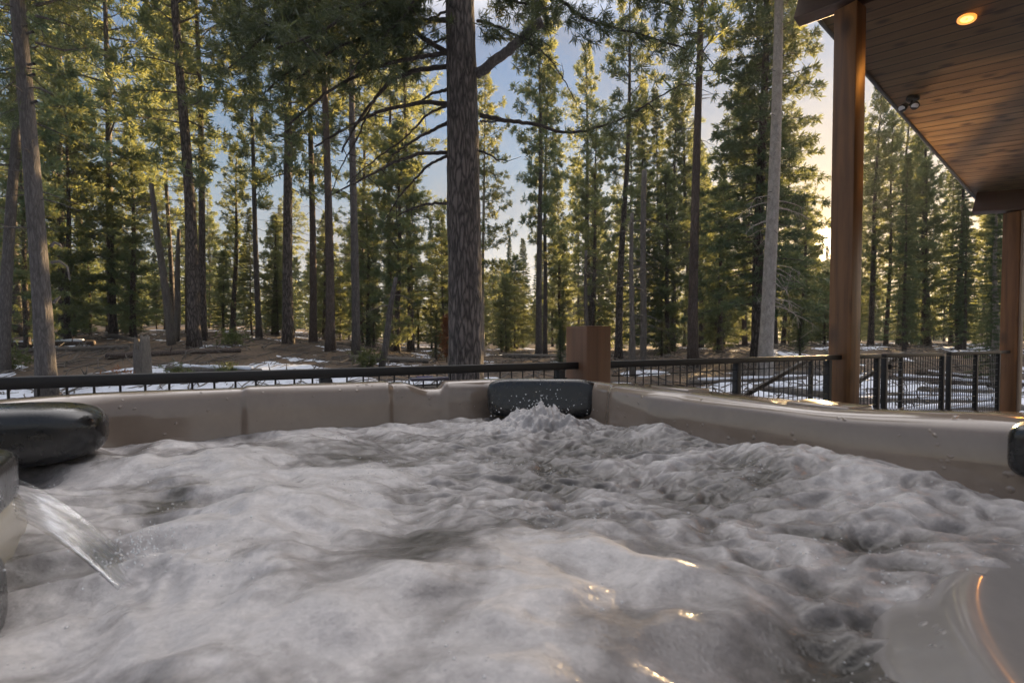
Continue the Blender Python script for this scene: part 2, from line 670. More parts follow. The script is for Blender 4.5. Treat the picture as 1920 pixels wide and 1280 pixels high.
def fence_pt(px, z=0.0, out=0.0):
    """point of the fence line seen at photo column px"""
    Z = fence_z(px)
    p = Vector(((px - 960) / F * Z, Z, z)) - n * out
    return p


P1, P2, PC = fence_pt(1583), fence_pt(1894), fence_pt(1103)


def fence_s(X, Y):
    """distance beyond the fence line"""
    return (X - P1.x) * -n.x + (Y - P1.y) * -n.y


# ------------------------------------------------------------------ ground
def ground_h(X, Y):
    X, Y = np.asarray(X, float), np.asarray(Y, float)
    s = fence_s(X, Y)
    D = np.maximum(Y, 0)
    a = np.where(Y > 0.5, X / np.maximum(Y, 0.5), np.sign(X) * 1.0)
    left = sst(-0.05, -0.6, a) if False else sst(0.05, 0.6, -a)
    right = sst(0.25, 0.55, a)
    z = -0.3 + sst(1.5, 5, s) * sst(8, 24, D) * (0.75 + 0.85 * left + 0.5 * right)
    z = z + (0.045 * left + 0.012) * np.clip(D - 22, 0, 40) * sst(0, 10, s)
    z = z + 0.09 * fbm(X * 0.35, Y * 0.35, 3, 4) * sst(0.8, 5, s) + 0.025 * fbm(X * 2.1, Y * 2.1, 9, 3) * sst(0.5, 3, s)
    return z


def gh(x, y):
    return float(ground_h(np.array([x]), np.array([y]))[0])


def polar_grid(r, a):
    Rr, Aa = np.meshgrid(r, a, indexing='ij')
    return Rr * np.sin(Aa), Rr * np.cos(Aa)


rr = np.concatenate([[0.05], np.geomspace(1.0, 90, 190), np.geomspace(100, 4000, 18)])
aa = np.concatenate([np.linspace(-math.pi, -1.1, 40, endpoint=False), np.linspace(-1.1, 1.1, 320, endpoint=False),
                     np.linspace(1.1, math.pi, 41)])
X, Y = polar_grid(rr, aa)
Zg = ground_h(X, Y)
g = MB()
nr, na = X.shape
i, j = np.meshgrid(np.arange(nr - 1), np.arange(na - 1), indexing='ij')
q = np.stack([i * na + j, (i + 1) * na + j, (i + 1) * na + j + 1, i * na + j + 1], -1).reshape(-1, 4)
g.add(np.stack([X, Y, Zg], -1).reshape(-1, 3), [q[:, ::-1]])
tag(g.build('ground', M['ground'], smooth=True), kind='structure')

# snow lying in patches: a sheet that dips under the soil where it has melted
xs = np.linspace(-26, 34, 620)
ys = np.linspace(0.5, 46, 470)
X, Y = np.meshgrid(xs, ys, indexing='ij')
s = fence_s(X, Y)
a = X / np.maximum(Y, 0.5)
pat = fbm(X * 0.33, Y * 0.42, 31, 4) * 0.8
bias = 0.62 - 1.0 * sst(13.2, 15.8, Y) - 0.25 * sst(0.0, 0.2, a) * (1 - sst(0.3, 0.6, a)) + 0.25 * sst(0.5, 0.8, a) * (s < 14)
for px_, D_, rx_, ry_, am_ in ((525, 15.3, 1.7, 0.9, 0.75), (700, 12.5, 1.2, 0.8, 0.5), (230, 14.6, 0.9, 0.3, 0.5), (350, 15.6, 0.8, 0.25, 0.4), (40, 22, 1.4, 0.8, 0.7),
                               (30, 13, 2.0, 0.8, 0.3), (955, 19, 0.7, 0.5, 0.8), (1195, 17, 1.0, 0.7, 0.7), (1260, 18, 1.2, 0.6, 0.6), (1330, 16, 1.2, 0.6, 0.5), (560, 30, 1.0, 1.0, 0.6)):
    bias = bias + am_ * np.exp(-((X - (px_ - 960) / F * D_) / rx_) ** 2 - ((Y - D_) / ry_) ** 2)
bias = np.clip(bias, -0.6, 0.8)
msk = (pat + bias) * sst(0.25, 0.9, s)
th = np.clip(msk, -0.6, 0.5) * 0.16 - 0.015
Zs = ground_h(X, Y) + th + 0.012 * fbm(X * 1.7, Y * 1.7, 77, 3)
ok = th > -0.05
nx, ny = X.shape
i, j = np.meshgrid(np.arange(nx - 1), np.arange(ny - 1), indexing='ij')
keep = ok[:-1, :-1] | ok[1:, :-1] | ok[:-1, 1:] | ok[1:, 1:]
q = np.stack([i * ny + j, (i + 1) * ny + j, (i + 1) * ny + j + 1, i * ny + j + 1], -1)[keep]
used, inv = np.unique(q.ravel(), return_inverse=True)
g = MB()
g.add(np.stack([X, Y, Zs], -1).reshape(-1, 3)[used], [inv.reshape(-1, 4)])
tag(g.build('snow', M['snow'], smooth=True), kind='structure')

# deck
g = MB()
dc = P1 - d * 1.0 + n * 3.1
g.box((dc.x, dc.y, -0.04), (7.5, 3.2, 0.04), (d, -n, ZUP), 0.006)
g.box((dc.x - n.x * 3.14, dc.y - n.y * 3.14, -0.2), (7.45, 0.02, 0.115), (d, -n, ZUP))
tag(g.build('deck_floor', M['deck']), kind='structure')

# ------------------------------------------------------------------ fence
RAIL_TOP = EYE - 36.0 / F * fence_z(1060)
RAIL_H = 0.042
WIRE_V, WIRE_H = 0.0742, 0.086


def fence_t(px):
    return (fence_pt(px) - P1).dot(d)


def fence_section(name, label, px0, px1, post_px, rail0=None, rail1=None):
    t0, t1 = fence_t(px0), fence_t(px1)
    root = empty(name, P1 + d * t0)
    inv = -(P1 + d * t0)

    def L(t, z, off=0.0):
        return d * (t - t0) + ZUP * z + n * off
    m = MB()
    a0, a1 = (rail0 if rail0 is not None else t0), (rail1 if rail1 is not None else t1)
    m.box(L((a0 + a1) / 2, RAIL_TOP - RAIL_H / 2), ((a1 - a0) / 2, 0.025, RAIL_H / 2), (d, n, ZUP), 0.004)
    m.build('top_rail', M['black_metal'], root)
    m = MB()
    m.box(L((t0 + t1) / 2, 0.1), ((t1 - t0) / 2, 0.019, 0.019), (d, n, ZUP), 0.003)
    m.build('bottom_rail', M['black_metal'], root)
    for px in post_px:
        t = fence_t(px)
        m = MB()
        m.box(L(t, (RAIL_TOP - RAIL_H) / 2 - 0.001), (0.025, 0.024, (RAIL_TOP - RAIL_H) / 2 - 0.002), (d, n, ZUP), 0.003)
        m.box(L(t, 0.005), (0.06, 0.06, 0.005), (d, n, ZUP), 0.002)
        m.build('post', M['black_metal'], root)
    m = MB()
    k0, k1 = math.ceil(t0 / WIRE_V), math.floor(t1 / WIRE_V)
    ph = (fence_t(13.4) / WIRE_V) % 1.0
    for k in range(k0 - 1, k1 + 1):
        t = (k + ph) * WIRE_V
        if t0 + 0.01 < t < t1 - 0.01:
            m.tube([L(t, 0.1), L(t, RAIL_TOP - RAIL_H)], 0.0042, 6, False)
    z = RAIL_TOP - RAIL_H - 0.052
    while z > 0.12:
        m.tube([L(t0, z, 0.005), L(t1, z, 0.005)], 0.0042, 6, False)
        z -= WIRE_H
    m.build('wire_mesh', M['wire'], root)
    tag(root, label, 'fence')
    return root


tP1, tPC, tP2 = 0.0, fence_t(1103), fence_t(1894)
fence_section('wire_fence', 'black metal railing running along the left side behind the hot tub', -420, 1062, [-400, 120 - 340, 610, 1049],
              rail1=tPC - 0.06)
fence_section('wire_fence', 'black wire mesh railing between the short wooden post and the tall pillar', 1147, 1556, [1382, 1553],
              rail0=tPC + 0.098, rail1=-0.096)
fence_section('wire_fence', 'short black mesh railing just right of the tall near pillar', 1612, 1648, [1645], rail0=0.096)
fence_section('wire_gate', 'black wire mesh gate between double posts right of the tall pillar', 1657, 1765, [1659, 1767])['category'] = 'gate'
fence_section('wire_fence', 'black mesh railing between the gate and the far pillar', 1779, 1874, [1780, 1830, 1872], rail1=tP2 - 0.096)

# gate latch, as a part of the gate
gate = [o for o in bpy.data.objects if o.name.startswith('wire_gate')][0]
m = MB()
pl = P1 + d * fence_t(1667) - gate.location
m.box((pl.x, pl.y, RAIL_TOP - 0.14), (0.03, 0.03, 0.028), (d, n, ZUP), 0.006)
m.tube([pl + ZUP * (RAIL_TOP - 0.14), pl + n * 0.06 + ZUP * (RAIL_TOP - 0.135), pl + n * 0.06 + d * 0.08 + ZUP * (RAIL_TOP - 0.13)], 0.007, 8)
m.build('latch', M['black_metal'], gate, True)


def handrail(label, a_, b_, off):
    """sloping stair rail behind the fence, ending on a newel post"""
    pa, pb = fence_pt(a_[0], 0, off), fence_pt(b_[0], 0, off)
    za = EYE - (a_[1] - HORIZON) / F * pa.y
    zb = EYE - (b_[1] - HORIZON) / F * pb.y
    pa.z, pb.z = za, zb
    root = empty('stair_handrail', (pb.x, pb.y, -0.3))
    o = root.location.copy()
    ax = (pb - pa).normalized()
    side = ax.cross(ZUP).normalized()
    m = MB()
    m.box((pa + pb) / 2 - o, ((pb - pa).length / 2, 0.02, 0.022), (ax, side, side.cross(ax)), 0.004)
    m.build('handrail', M['black_metal'], root)
    for p in (pa + ax * 0.06, pb - ax * 0.06):
        h = p.z + 0.3 - 0.02
        m = MB()
        m.box(Vector((p.x, p.y, -0.3 + h / 2)) - o, (0.02, 0.02, h / 2), (d, n, ZUP), 0.003)
        m.build('baluster', M['black_metal'], root)
    tag(root, label, 'handrail', 'sloping handrails behind the mesh fence')


handrail('black sloping handrail behind the mesh, rising right of the gate post', (1612, 746), (1741, 662), 0.25)
handrail('black sloping handrail behind the mesh, low beside the tall pillar', (1487, 757), (1640, 668), 0.6)


def timber(name, label, p, half, z0, z1, mat, parts=()):
    root = empty(name, (p.x, p.y, z0))
    m = MB()
    m.box((0, 0, (z1 - z0) / 2), (half, half, (z1 - z0) / 2), None, 0.006)
    o = m.build('shaft', mat, root)
    o.rotation_euler = (0, 0, FA)
    tag(root, label, 'post')
    return root


PW = 0.097
cp = timber('fence_post', 'short square brown timber post rising above the railing behind the tub', PC, PW, 0, 1.285, M['post_wood'])
m = MB()
m.box((0, 0, 1.288), (PW - 0.002, PW - 0.002, 0.004), None, 0.002)
o = m.build('cap', M['post_wood'], cp)
o.rotation_euler = (0, 0, FA)

# ------------------------------------------------------------------ porch roof
o_ = 0.45
Ea, Eb = (P1 - n * o_), None


def on_line(px, py):
    k = (px - 960) / F
    r = ray(px, py)
    k = r.x
    t = (k * Ea.y - Ea.x) / (d.x - k * d.y)
    p = Ea + d * t
    p.z = EYE + r.z * p.y
    return p


E1, E2 = on_line(1515, 7), on_line(1829, 367)
pv = Vector((250 - 960, F, HORIZON - 485)).normalized()          # planks climb away from the house
ev = (E2 - E1).normalized()
nrm = pv.cross(ev).normalized()
if nrm.z > 0:
    nrm = -nrm                                                    # underside normal, downwards


def ceil_z(x, y):
    return E1.z - (nrm.x * (x - E1.x) + nrm.y * (y - E1.y)) / nrm.z


def ceil_hit(px, py, drop=0.0):
    r = ray(px, py)
    t = (nrm.dot(E1) + drop - nrm.z * EYE) / nrm.dot(r)
    return Vector((0, 0, EYE)) + r * t


roof = empty('porch_roof', (P2.x, P2.y, 0))
xa = -pv                                                          # local x: along the boards, towards the house
za_ = -nrm
ya = za_.cross(xa).normalized()
RM = Matrix((xa, ya, za_)).transposed()


def roof_part(name, mat, build):
    m = MB()
    build(m)
    o = m.build(name, mat, roof)
    o.rotation_euler = RM.to_euler()
    o.location = E1 - roof.location
    return o


def loc(p):
    return RM.transposed() @ (p - E1)


l2 = loc(E2)
sgn = 1 if l2.y > 0 else -1


def slab(m, e0, e1, w0, w1, z0, z1):
    """strip along the eave between local eave parameters, w metres in from the eave"""
    ed = l2.normalized()
    c = []
    for z in (z0, z1):
        for (e, w) in ((e0, w0), (e1, w0), (e1, w1), (e0, w1)):
            p = ed * e
            c.append((p.x + w, p.y, z))
    m.add(c, [np.array([[0, 1, 2, 3], [7, 6, 5, 4], [0, 4, 5, 1], [1, 5, 6, 2], [2, 6, 7, 3], [3, 7, 4, 0]])])


LE = l2.length
roof_part('ceiling', M['ceiling'], lambda m: slab(m, -3.0, LE + 0.55, 0.0, 7.5, 0.0, 0.03))
roof_part('fascia', M['fascia'], lambda m: slab(m, -3.02, LE + 0.57, -0.035, -0.001, -0.02, 0.26))
roof_part('roof_deck', M['fascia'], lambda m: slab(m, -3.0, LE + 0.55, 0.001, 7.5, 0.032, 0.25))


def beam(px_c, plan, name='beam'):
    """beam under the ceiling along the boards, through the pillar head"""
    p = plan.copy()
    p.z = ceil_z(p.x, p.y)
    l = loc(p)
    lx0, lx1 = None, None
    ed = l2.normalized()
    e = l.y / ed.y
    x_eave = ed.x * e
    m = MB()
    x0 = x_eave + 0.04
    m.box(((x0 + l.x + 5.5) / 2, l.y, -0.16), ((l.x + 5.5 - x0) / 2, 0.075, 0.157), None, 0.006)
    o = m.build(name, M['beam_wood'], roof)
    o.rotation_euler = RM.to_euler()
    o.location = E1 - roof.location


beam(0, P1)
beam(0, P2)
tag(roof, 'sloping wooden plank porch roof with dark fascia at upper right', 'roof')
for p, lab in ((P1, 'tall reddish brown square timber pillar holding up the porch roof, nearest the tub'),
               (P2, 'dark red brown timber pillar under the far end of the porch roof')):
    timber('porch_pillar', lab, p, PW, 0, ceil_z(p.x, p.y) - 0.33, M['pillar_wood'])
# pale trim board on the tub-facing side of the far pillar
pil2 = [o for o in bpy.data.objects if o.name.startswith('porch_pillar')][-1]
m = MB()
m.box((0, -PW - 0.014, 1.75), (0.075, 0.012, 1.6), None, 0.003)
o = m.build('trim_board', simple('trim_paint', (0.3, 0.24, 0.19), 0.6), pil2)
o.rotation_euler = (0, 0, FA)


def emit_mat(name, c, s):
    t = NT(name)
    t.b.inputs['Base Color'].default_value = (0.6, 0.5, 0.35, 1)
    t.b.inputs['Emission Color'].default_value = (*c, 1)
    t.b.inputs['Emission Strength'].default_value = s
    return t.m


M['lamp_core'] = emit_mat('lamp_core', (1.0, 0.42, 0.08), 0.75)
M['lamp_ring'] = emit_mat('lamp_ring', (1.0, 0.28, 0.03), 0.3)


def ring(m, r0, r1, z0, z1, sides=28):
    a = np.linspace(0, 2 * np.pi, sides, endpoint=False)
    V = []
    for r, z in ((r0, z0), (r1, z0), (r1, z1), (r0, z1)):
        V.append(np.stack([r * np.cos(a), r * np.sin(a), np.full(sides, z)], -1))
    V = np.concatenate(V)
    j = np.arange(sides)
    k = (j + 1) % sides
    fs = [np.stack([A * sides + j, A * sides + k, B * sides + k, B * sides + j], -1) for A, B in ((0, 1), (1, 2), (2, 3), (3, 0))]
    m.add(V, fs)


def downlight(label, px, py):
    p = ceil_hit(px, py)
    root = empty('recessed_light', p)
    root.rotation_euler = RM.to_euler()
    m = MB()
    ring(m, 0.05, 0.074, -0.012, 0.004)
    m.build('trim_ring', M['lamp_ring'], root, True)
    m = MB()
    ring(m, 0.010, 0.0495, -0.006, -0.002)
    m.build('lens', M['lamp_core'], root)
    m = MB()
    ring(m, 0.0005, 0.0095, -0.009, -0.002)
    m.build('lamp_centre', M['lamp_ring'], root)
    tag(root, label, 'light', 'recessed ceiling lights')
    ld = bpy.data.lights.new('downlight', 'SPOT')
    ld.energy = 3.2
    ld.color = (1.0, 0.36, 0.06)
    ld.spot_size = math.radians(150)
    ld.spot_blend = 0.7
    ld.shadow_soft_size = 0.05
    lo = bpy.data.objects.new('downlight', ld)
    COL.objects.link(lo)
    lo.parent = root
    lo.location = (0, 0, -0.03)


downlight('round orange lit recessed light in the plank ceiling near the top edge', 1813, 35)
downlight('orange lit recessed light at the right edge of the picture', 1938, 244)

# small twin security lamp
p = ceil_hit(1712, 183)
root = empty('security_light', p)
root.rotation_euler = RM.to_euler()
m = MB()
m.tube([(0, 0, 0), (0, 0, -0.03), (0, 0, -0.045)], [0.07, 0.07, 0.05], 20)
m.build('base', M['black_metal'], root, True)
m = MB()
m.tube([(0, 0, -0.045), (0.0, -0.01, -0.09), (-0.01, -0.03, -0.11)], 0.014, 10)
m.build('arm', M['black_metal'], root, True)
for sx in (-1, 1):
    m = MB()
    m.tube([(sx * 0.045, 0.0, -0.085), (sx * 0.05, -0.02, -0.10), (sx * 0.06, -0.06, -0.15), (sx * 0.065, -0.075, -0.165)],
           [0.02, 0.034, 0.048, 0.044], 16)
    h_ = m.build('lamp_head', M['black_metal'], root, True)
    m = MB()
    m.tube([(sx * 0.0651, -0.0755, -0.1655), (sx * 0.0655, -0.077, -0.168)], [0.038, 0.036], 16)
    m.build('lens', simple('lamp_glass', (0.5, 0.52, 0.55), 0.15), h_, True)
tag(root, 'small dark twin head security lamp under the sloping eave', 'lamp')

# ------------------------------------------------------------------ hot tub
UA = math.radians(26)
tu = Vector((math.cos(UA), math.sin(UA), 0))            # along the left far wall, towards the far corner
tv = Vector((math.sin(UA), -math.cos(UA), 0))           # from the far corner towards the viewer's right
RIM = EYE - 0.163
WATER = EYE - 0.338
INNER = 1.92
IC = Vector((0.19, 2.29, 0))                               # inner far corner before rounding
TC = IC - tu * INNER / 2 + tv * INNER / 2                # centre of the tub
tub = empty('hot_tub', (TC.x, TC.y, 0), UA)
# local frame: +x = tu, +y = -tv (away); far corner is (+,+), left corner (-,+), right corner (+,-)


def rsq(half, rad, npc=24, nps=150):
    """rounded square outline, with normalised outward normals"""
    pts, nor = [], []
    for k, (sx, sy) in enumerate(((1, 1), (-1, 1), (-1, -1), (1, -1))):
        a0 = k * math.pi / 2
        for a in np.linspace(a0, a0 + math.pi / 2, npc):
            pts.append((sx * (half - rad) + rad * math.cos(a), sy * (half - rad) + rad * math.sin(a)))
            nor.append((math.cos(a), math.sin(a)))
        nx_ = ((-1, 1), (-1, -1), (1, -1), (1, 1))[k]
        a1 = a0 + math.pi / 2
        p0 = np.array(pts[-1])
        p1 = np.array((nx_[0] * (half - rad) + rad * math.cos(a1), nx_[1] * (half - rad) + rad * math.sin(a1)))
        for t in np.linspace(0, 1, nps)[1:-1]:
            pts.append(tuple(p0 + (p1 - p0) * t))
            nor.append((math.cos(a1), math.sin(a1)))
    return np.array(pts), np.array(nor)


H = INNER / 2
OUT, ON = rsq(H, 0.34)
NP_ = len(OUT)


def wall_mod(P):
    """how far the inner wall stands in (m) and how high the lip is, along the rim"""
    x, y = P[:, 0], P[:, 1]
    ins = np.zeros(len(P))
    lip = np.zeros(len(P))
    far = y > H - 0.02
    # left far wall: a recessed lounge section, and a scoop beside the corner pillow
    pass
    lip = lip + np.where(far, 0.007 * (sst(-0.315, -0.30, x) - sst(0.20, 0.215, x)) - 0.030 * (sst(0.26, 0.37, x) - sst(0.42, 0.45, x)), 0)
    ins = ins + np.where(far, 0.014 * (sst(-0.315, -0.30, x) - sst(0.20, 0.215, x)), 0)
    rt = x > H - 0.02
    lip = lip + np.where(rt, 0.03 * (1 - sst(-0.66, -0.22, y)), 0)
    ins = ins + np.where(rt, 0.025 * (sst(0.15, 0.3, y) - sst(0.48, 0.55, y)), 0)
    drop = np.where(rt | (y < -H + 0.3), 0.004, 0.05)
    return ins, lip, drop


ins, lip, rdrop = wall_mod(OUT)
for _ in range(60):
    rdrop = (np.roll(rdrop, 1) + 2 * rdrop + np.roll(rdrop, -1)) / 4
# profile from the outside edge over the rim and down the inner wall: (offset outward, z)
prof = [(0.235, RIM - 0.10), (0.235, RIM - 0.035), (0.22, RIM - 0.012), (0.19, RIM), (0.06, RIM + 0.002), (0.028, RIM - 0.002),
        (0.010, RIM - 0.012), (0.0, RIM - 0.032), (-0.006, RIM - 0.09), (-0.012, RIM - 0.16), (-0.03, RIM - 0.25), (-0.08, RIM - 0.36),
        (-0.2, RIM - 0.42)]
V = []
for k, (off, z) in enumerate(prof):
    inw = 1.0 if 4 <= k <= 10 else (0.3 if k > 10 else 0)
    zz = z + lip * (1.0 if 3 <= k <= 8 else 0.4) - rdrop * (1.0 if k <= 3 else 0.0)
    oo = off - ins * inw
    wob = 0.003 * np.sin(np.arange(NP_) * 2 * np.pi / NP_ * 9) if k in (4, 5, 6) else 0
    V.append(np.stack([OUT[:, 0] + ON[:, 0] * (oo + wob), OUT[:, 1] + ON[:, 1] * (oo + wob), zz + np.zeros(NP_)], -1))
m = MB()
V = np.concatenate(V)
fs = []
j = np.arange(NP_)
k2 = (j + 1) % NP_
for k in range(len(prof) - 1):
    fs.append(np.stack([k * NP_ + j, k * NP_ + k2, (k + 1) * NP_ + k2, (k + 1) * NP_ + j], -1)[:, ::-1])
fs.append((np.arange(NP_) + (len(prof) - 1) * NP_)[None])
m.add(V, fs)
shell = m.build('shell', M['shell'], tub, True)

CO, CN = rsq(H + 0.2, 0.36)
m = MB()
V = [np.stack([CO[:, 0], CO[:, 1], np.full(len(CO), z)], -1) for z in (0.02, RIM - 0.105)]
nn_ = len(CO)
j = np.arange(nn_)
k2 = (j + 1) % nn_
m.add(np.concatenate(V), [np.stack([j, k2, nn_ + k2, nn_ + j], -1)])
m.build('cabinet', wood_mat('cabinet_panel', (0.05, 0.04, 0.035), (0.11, 0.09, 0.08), 0, 6, 0.6, False), tub, False)


def cushion(hx, hy, hz, e=0.45, bend=0.0, nu=40, nv=20):
    """super-ellipsoid cushion, bent round the vertical axis"""
    u = np.linspace(-math.pi, math.pi, nu, endpoint=False)
    v = np.linspace(-math.pi / 2, math.pi / 2, nv)

    def sp(w, p):
        return np.sign(w) * np.abs(w) ** p
    U, Vv = np.meshgrid(u, v)
    x = hx * sp(np.cos(Vv), e * .8) * sp(np.cos(U), e * 0.6)
    y = hy * sp(np.cos(Vv), e) * sp(np.sin(U), e)
    z = hz * sp(np.sin(Vv), e)
    y = y + bend * (x / hx) ** 2
    P = np.stack([x, y, z], -1).reshape(-1, 3)
    i, j = np.meshgrid(np.arange(nv - 1), np.arange(nu), indexing='ij')
    k = (j + 1) % nu
    return P, [np.stack([i * nu + j, i * nu + k, (i + 1) * nu + k, (i + 1) * nu + j], -1).reshape(-1, 4)]


def pillow(local, ang, hx, hy, hz, tilt=0.0, bend=0.0, lab=None, rnd=0.42):
    m = MB()
    P, f = cushion(hx, hy, hz, rnd, bend)
    # softly scooped front
    fr = P[:, 1] < 0
    P[fr, 1] += 0.18 * hy * np.cos(P[fr, 0] / hx * 1.4) * np.cos(P[fr, 2] / hz * 1.2)
    m.add(P, f)
    o = m.build('headrest', M['pillow'], tub, True)
    o.location = local
    o.rotation_euler = (tilt, 0, ang)
    if lab:
        o['label'] = lab
    return o


def to_tub(p):
    q = p - Vector((TC.x, TC.y, 0))
    return Vector((q.dot(tu), -q.dot(tv), q.z))


# across the far corner, facing the viewer
pf = at(1017, 746, 2.06)
pillow(to_tub(pf), -UA - math.radians(2), 0.232, 0.075, 0.08, math.radians(-8), 0.015, 'black padded headrest at the far corner, wet with droplets')
# left corner, long and low
pl_ = at(-62, 822, 1.2)
pillow(to_tub(pl_), -UA + math.radians(34), 0.27, 0.12, 0.08, 0, 0.0, 'black padded headrest at the left edge', 0.62)
pr_ = at(2112, 862, 0.76)
pillow(to_tub(pr_), -UA - math.radians(50), 0.13, 0.05, 0.05, 0, 0.0)

# topside control panel on the left rim
p = at(790, 716, 2.24)
m = MB()
m.box((0, 0, 0.006), (0.085, 0.03, 0.008), None, 0.006)
cpn = m.build('control_panel', simple('panel_plastic', (0.05, 0.045, 0.07), 0.25, 0, None, 0.3), tub, False)
q_ = to_tub(p)
cpn.location = (q_.x, H + 0.1, RIM + 0.002)
m = MB()
m.box((-0.02, 0, 0.016), (0.035, 0.016, 0.0015), None, 0.001)
m.build('display', simple('panel_screen', (0.08, 0.07, 0.2), 0.1), cpn)
# filter lid and the moulded lids on the right rim
for (px, py, D, hx, hy) in ((1310, 733, 1.75, 0.09, 0.05), (1600, 757, 1.3, 0.08, 0.05)):
    p = at(px, py, D)
    q_ = to_tub(p)
    m = MB()
    m.box((0, 0, 0.002), (hy, hx, 0.008), None, 0.006)
    o = m.build('rim_lid', M['shell'], tub)
    o.location = (H + 0.1, q_.y, RIM + 0.0)

# near right: a moulded arm of the shell, and near left: the waterfall column
def blob(pts_rad, name, mat, parent, flat=1.0):
    m = MB()
    m.tube([p for p, r in pts_rad], [r for p, r in pts_rad], 24)
    return m.build(name, mat, parent, True)


m = MB()
AC, AR = Vector((0.925, 0.19, 0.006)), 0.553
aprof = [(0.0, -0.39), (AR - 0.06, -0.306), (AR - 0.036, -0.2995), (AR - 0.022, -0.2965), (AR - 0.008, -0.296), (AR + 0.006, -0.2995), (AR + 0.017, -0.306),
         (AR + 0.034, -0.319), (AR + 0.058, -0.329), (AR + 0.075, -0.343), (AR + 0.084, -0.37), (AR + 0.088, -0.5)]
na_ = 120
a_ = np.linspace(0, 2 * np.pi, na_, endpoint=False)
rows = [np.stack([(r + 0.0005) * np.cos(a_), (r + 0.0005) * np.sin(a_), np.full(na_, EYE + z)], -1) for r, z in aprof]
j = np.arange(na_)
k2 = (j + 1) % na_
m.add(np.concatenate(rows), [np.stack([r * na_ + j, (r + 1) * na_ + j, (r + 1) * na_ + k2, r * na_ + k2], -1) for r in range(len(aprof) - 1)])
arm = m.build('arm_rest', M['shell_sky_grey'], tub, True)
arm.location = to_tub(AC)

m = MB()
P, f = cushion(0.13, 0.16, 0.17, 0.4, 0.0, 64, 40)
m.add(P, f)
sp_ = m.build('waterfall_column', simple('cream_acrylic', (0.42, 0.38, 0.3), 0.22, 0, (20, 0.1, 0.002), 0.4), tub, True)
sp_.location = to_tub(Vector((-0.9, 0.70, WATER - 0.07)))
sp_.rotation_euler = (0, 0, -UA + math.radians(35))
m = MB()
P, f = cushion(0.12, 0.12, 0.055, 0.4, 0.0, 40, 20)
m.add(P, f)
o = m.build('spout_cap', M['pillow'], tub, True)
o.location = to_tub(Vector((-0.915, 0.72, WATER + 0.105)))
o.rotation_euler = (0, 0, -UA + math.radians(35))
m = MB()
P, f = cushion(0.09, 0.13, 0.10, 0.5, 0.0, 40, 20)
m.add(P, f)
o = m.build('headrest', M['pillow'], tub, True)
o.location = to_tub(Vector((-0.70, 0.53, WATER - 0.02)))
o.rotation_euler = (0, 0, -UA + math.radians(35))
tag(tub, 'tan acrylic hot tub with black headrests full of churning water', 'hot tub')

# ------------------------------------------------------------------ water
NW = 720
lx = np.linspace(-H + 0.0, H - 0.0, NW)
X, Y = np.meshgrid(lx, lx, indexing='ij')
WXl = TC.x + X * tu.x - Y * tv.x
WYl = TC.y + X * tu.y - Y * tv.y


def warp(x, y, s, a):
    return x + a * noise2(x * s + 3.1, y * s, 5), y + a * noise2(x * s, y * s + 9.2, 6)


wx, wy = warp(WXl, WYl, 2.0, 0.16)
big = fbm(wx * 2.4, wy * 3.4, 11, 2, 0.45)
sx_, sy_ = warp(WXl, WYl, 1.6, 0.22)
streak = fbm(sx_ * 4 + sy_ * 2, sy_ * 8.5 - sx_ * 3, 14, 2, 0.4)           # long soft folds of the blurred foam
wx2, wy2 = warp(WXl, WYl, 5.0, 0.035)
wx3, wy3 = warp(WXl, WYl, 9.0, 0.012)
def ridge(x, y, seed):
    return 1 - 2 * np.sqrt(noise2(x, y, seed) ** 2 + 0.012)


mid = ridge(wx2 * 4.6, wy2 * 7.4, 21)
r2 = ridge(wx3 * 9.5 + 0.5 * wy3, wy3 * 15, 27)
r3 = ridge(wx3 * 19, wy3 * 30 - 2 * wx3, 28)
mid2 = noise2(wx3 * 13, wy3 * 21, 22)
mid3 = fbm(wx3 * 19, wy3 * 31, 25, 2, 0.4)
mid4 = noise2(wx3 * 46, wy3 * 70, 26)
fine = fbm(wx2 * 52, wy2 * 70, 23, 2, 0.5)
azi = WXl / np.maximum(WYl, 0.2)
lim = -0.24 + 0.16 * noise2(WXl * 2.2, WYl * 2.2, 40) + 0.8 * (1 - sst(0.48, 1.0, WYl))
calm = sst(-0.14, 0.14, azi - lim)                                        # right side: rippled clearer water
foamy = 1 - calm
h = (0.036 - 0.014 * calm) * big + foamy * (0.012 * streak + 0.013 * mid + 0.004 * r2 + 0.003 * mid2 + 0.0016 * mid3) + calm * (0.010 * mid + 0.0095 * r2 + 0.0058 * r3 + 0.004 * mid2 + 0.0045 * mid3)
# upwelling jets
def jet(x, y, amp, w, rough, fr=9):
    r2 = (WXl - x) ** 2 + (WYl - y) ** 2
    e = np.exp(-r2 / (w * w))
    return e * amp * (1 + rough * fbm(WXl * fr, WYl * fr, 51, 3, 0.5)), e


j1, e1 = jet(0.11, 1.84, 0.062, 0.17, 0.75, 11)
j2, e2 = jet(-0.36, 0.90, 0.04, 0.2, 0.4, 7)
j3, e3 = jet(-0.07, 0.62, 0.035, 0.24, 0.2, 6)
j4, e4 = jet(0.80, 1.02, 0.075, 0.28, 0.12, 6)
j5, e5 = jet(0.52, 1.50, 0.03, 0.3, 0.15, 9)
j6, e6 = jet(-0.85, 1.62, 0.02, 0.4, 0.4, 8)
j7, e7 = jet(-0.52, 0.70, 0.016, 0.09, 0.8, 16)
swell = 0.05 * np.exp(-(H - X) / 0.22) * sst(0.8, 0.2, Y) if False else 0.05 * np.exp(-(H - X) / 0.22) * (1 - sst(0.2, 0.8, Y))
lump = 1 - 2 * np.abs(noise2(wx3 * 19, wy3 * 19, 61)) + 0.5 * (1 - 2 * np.abs(noise2(wx3 * 41, wy3 * 41, 62)))
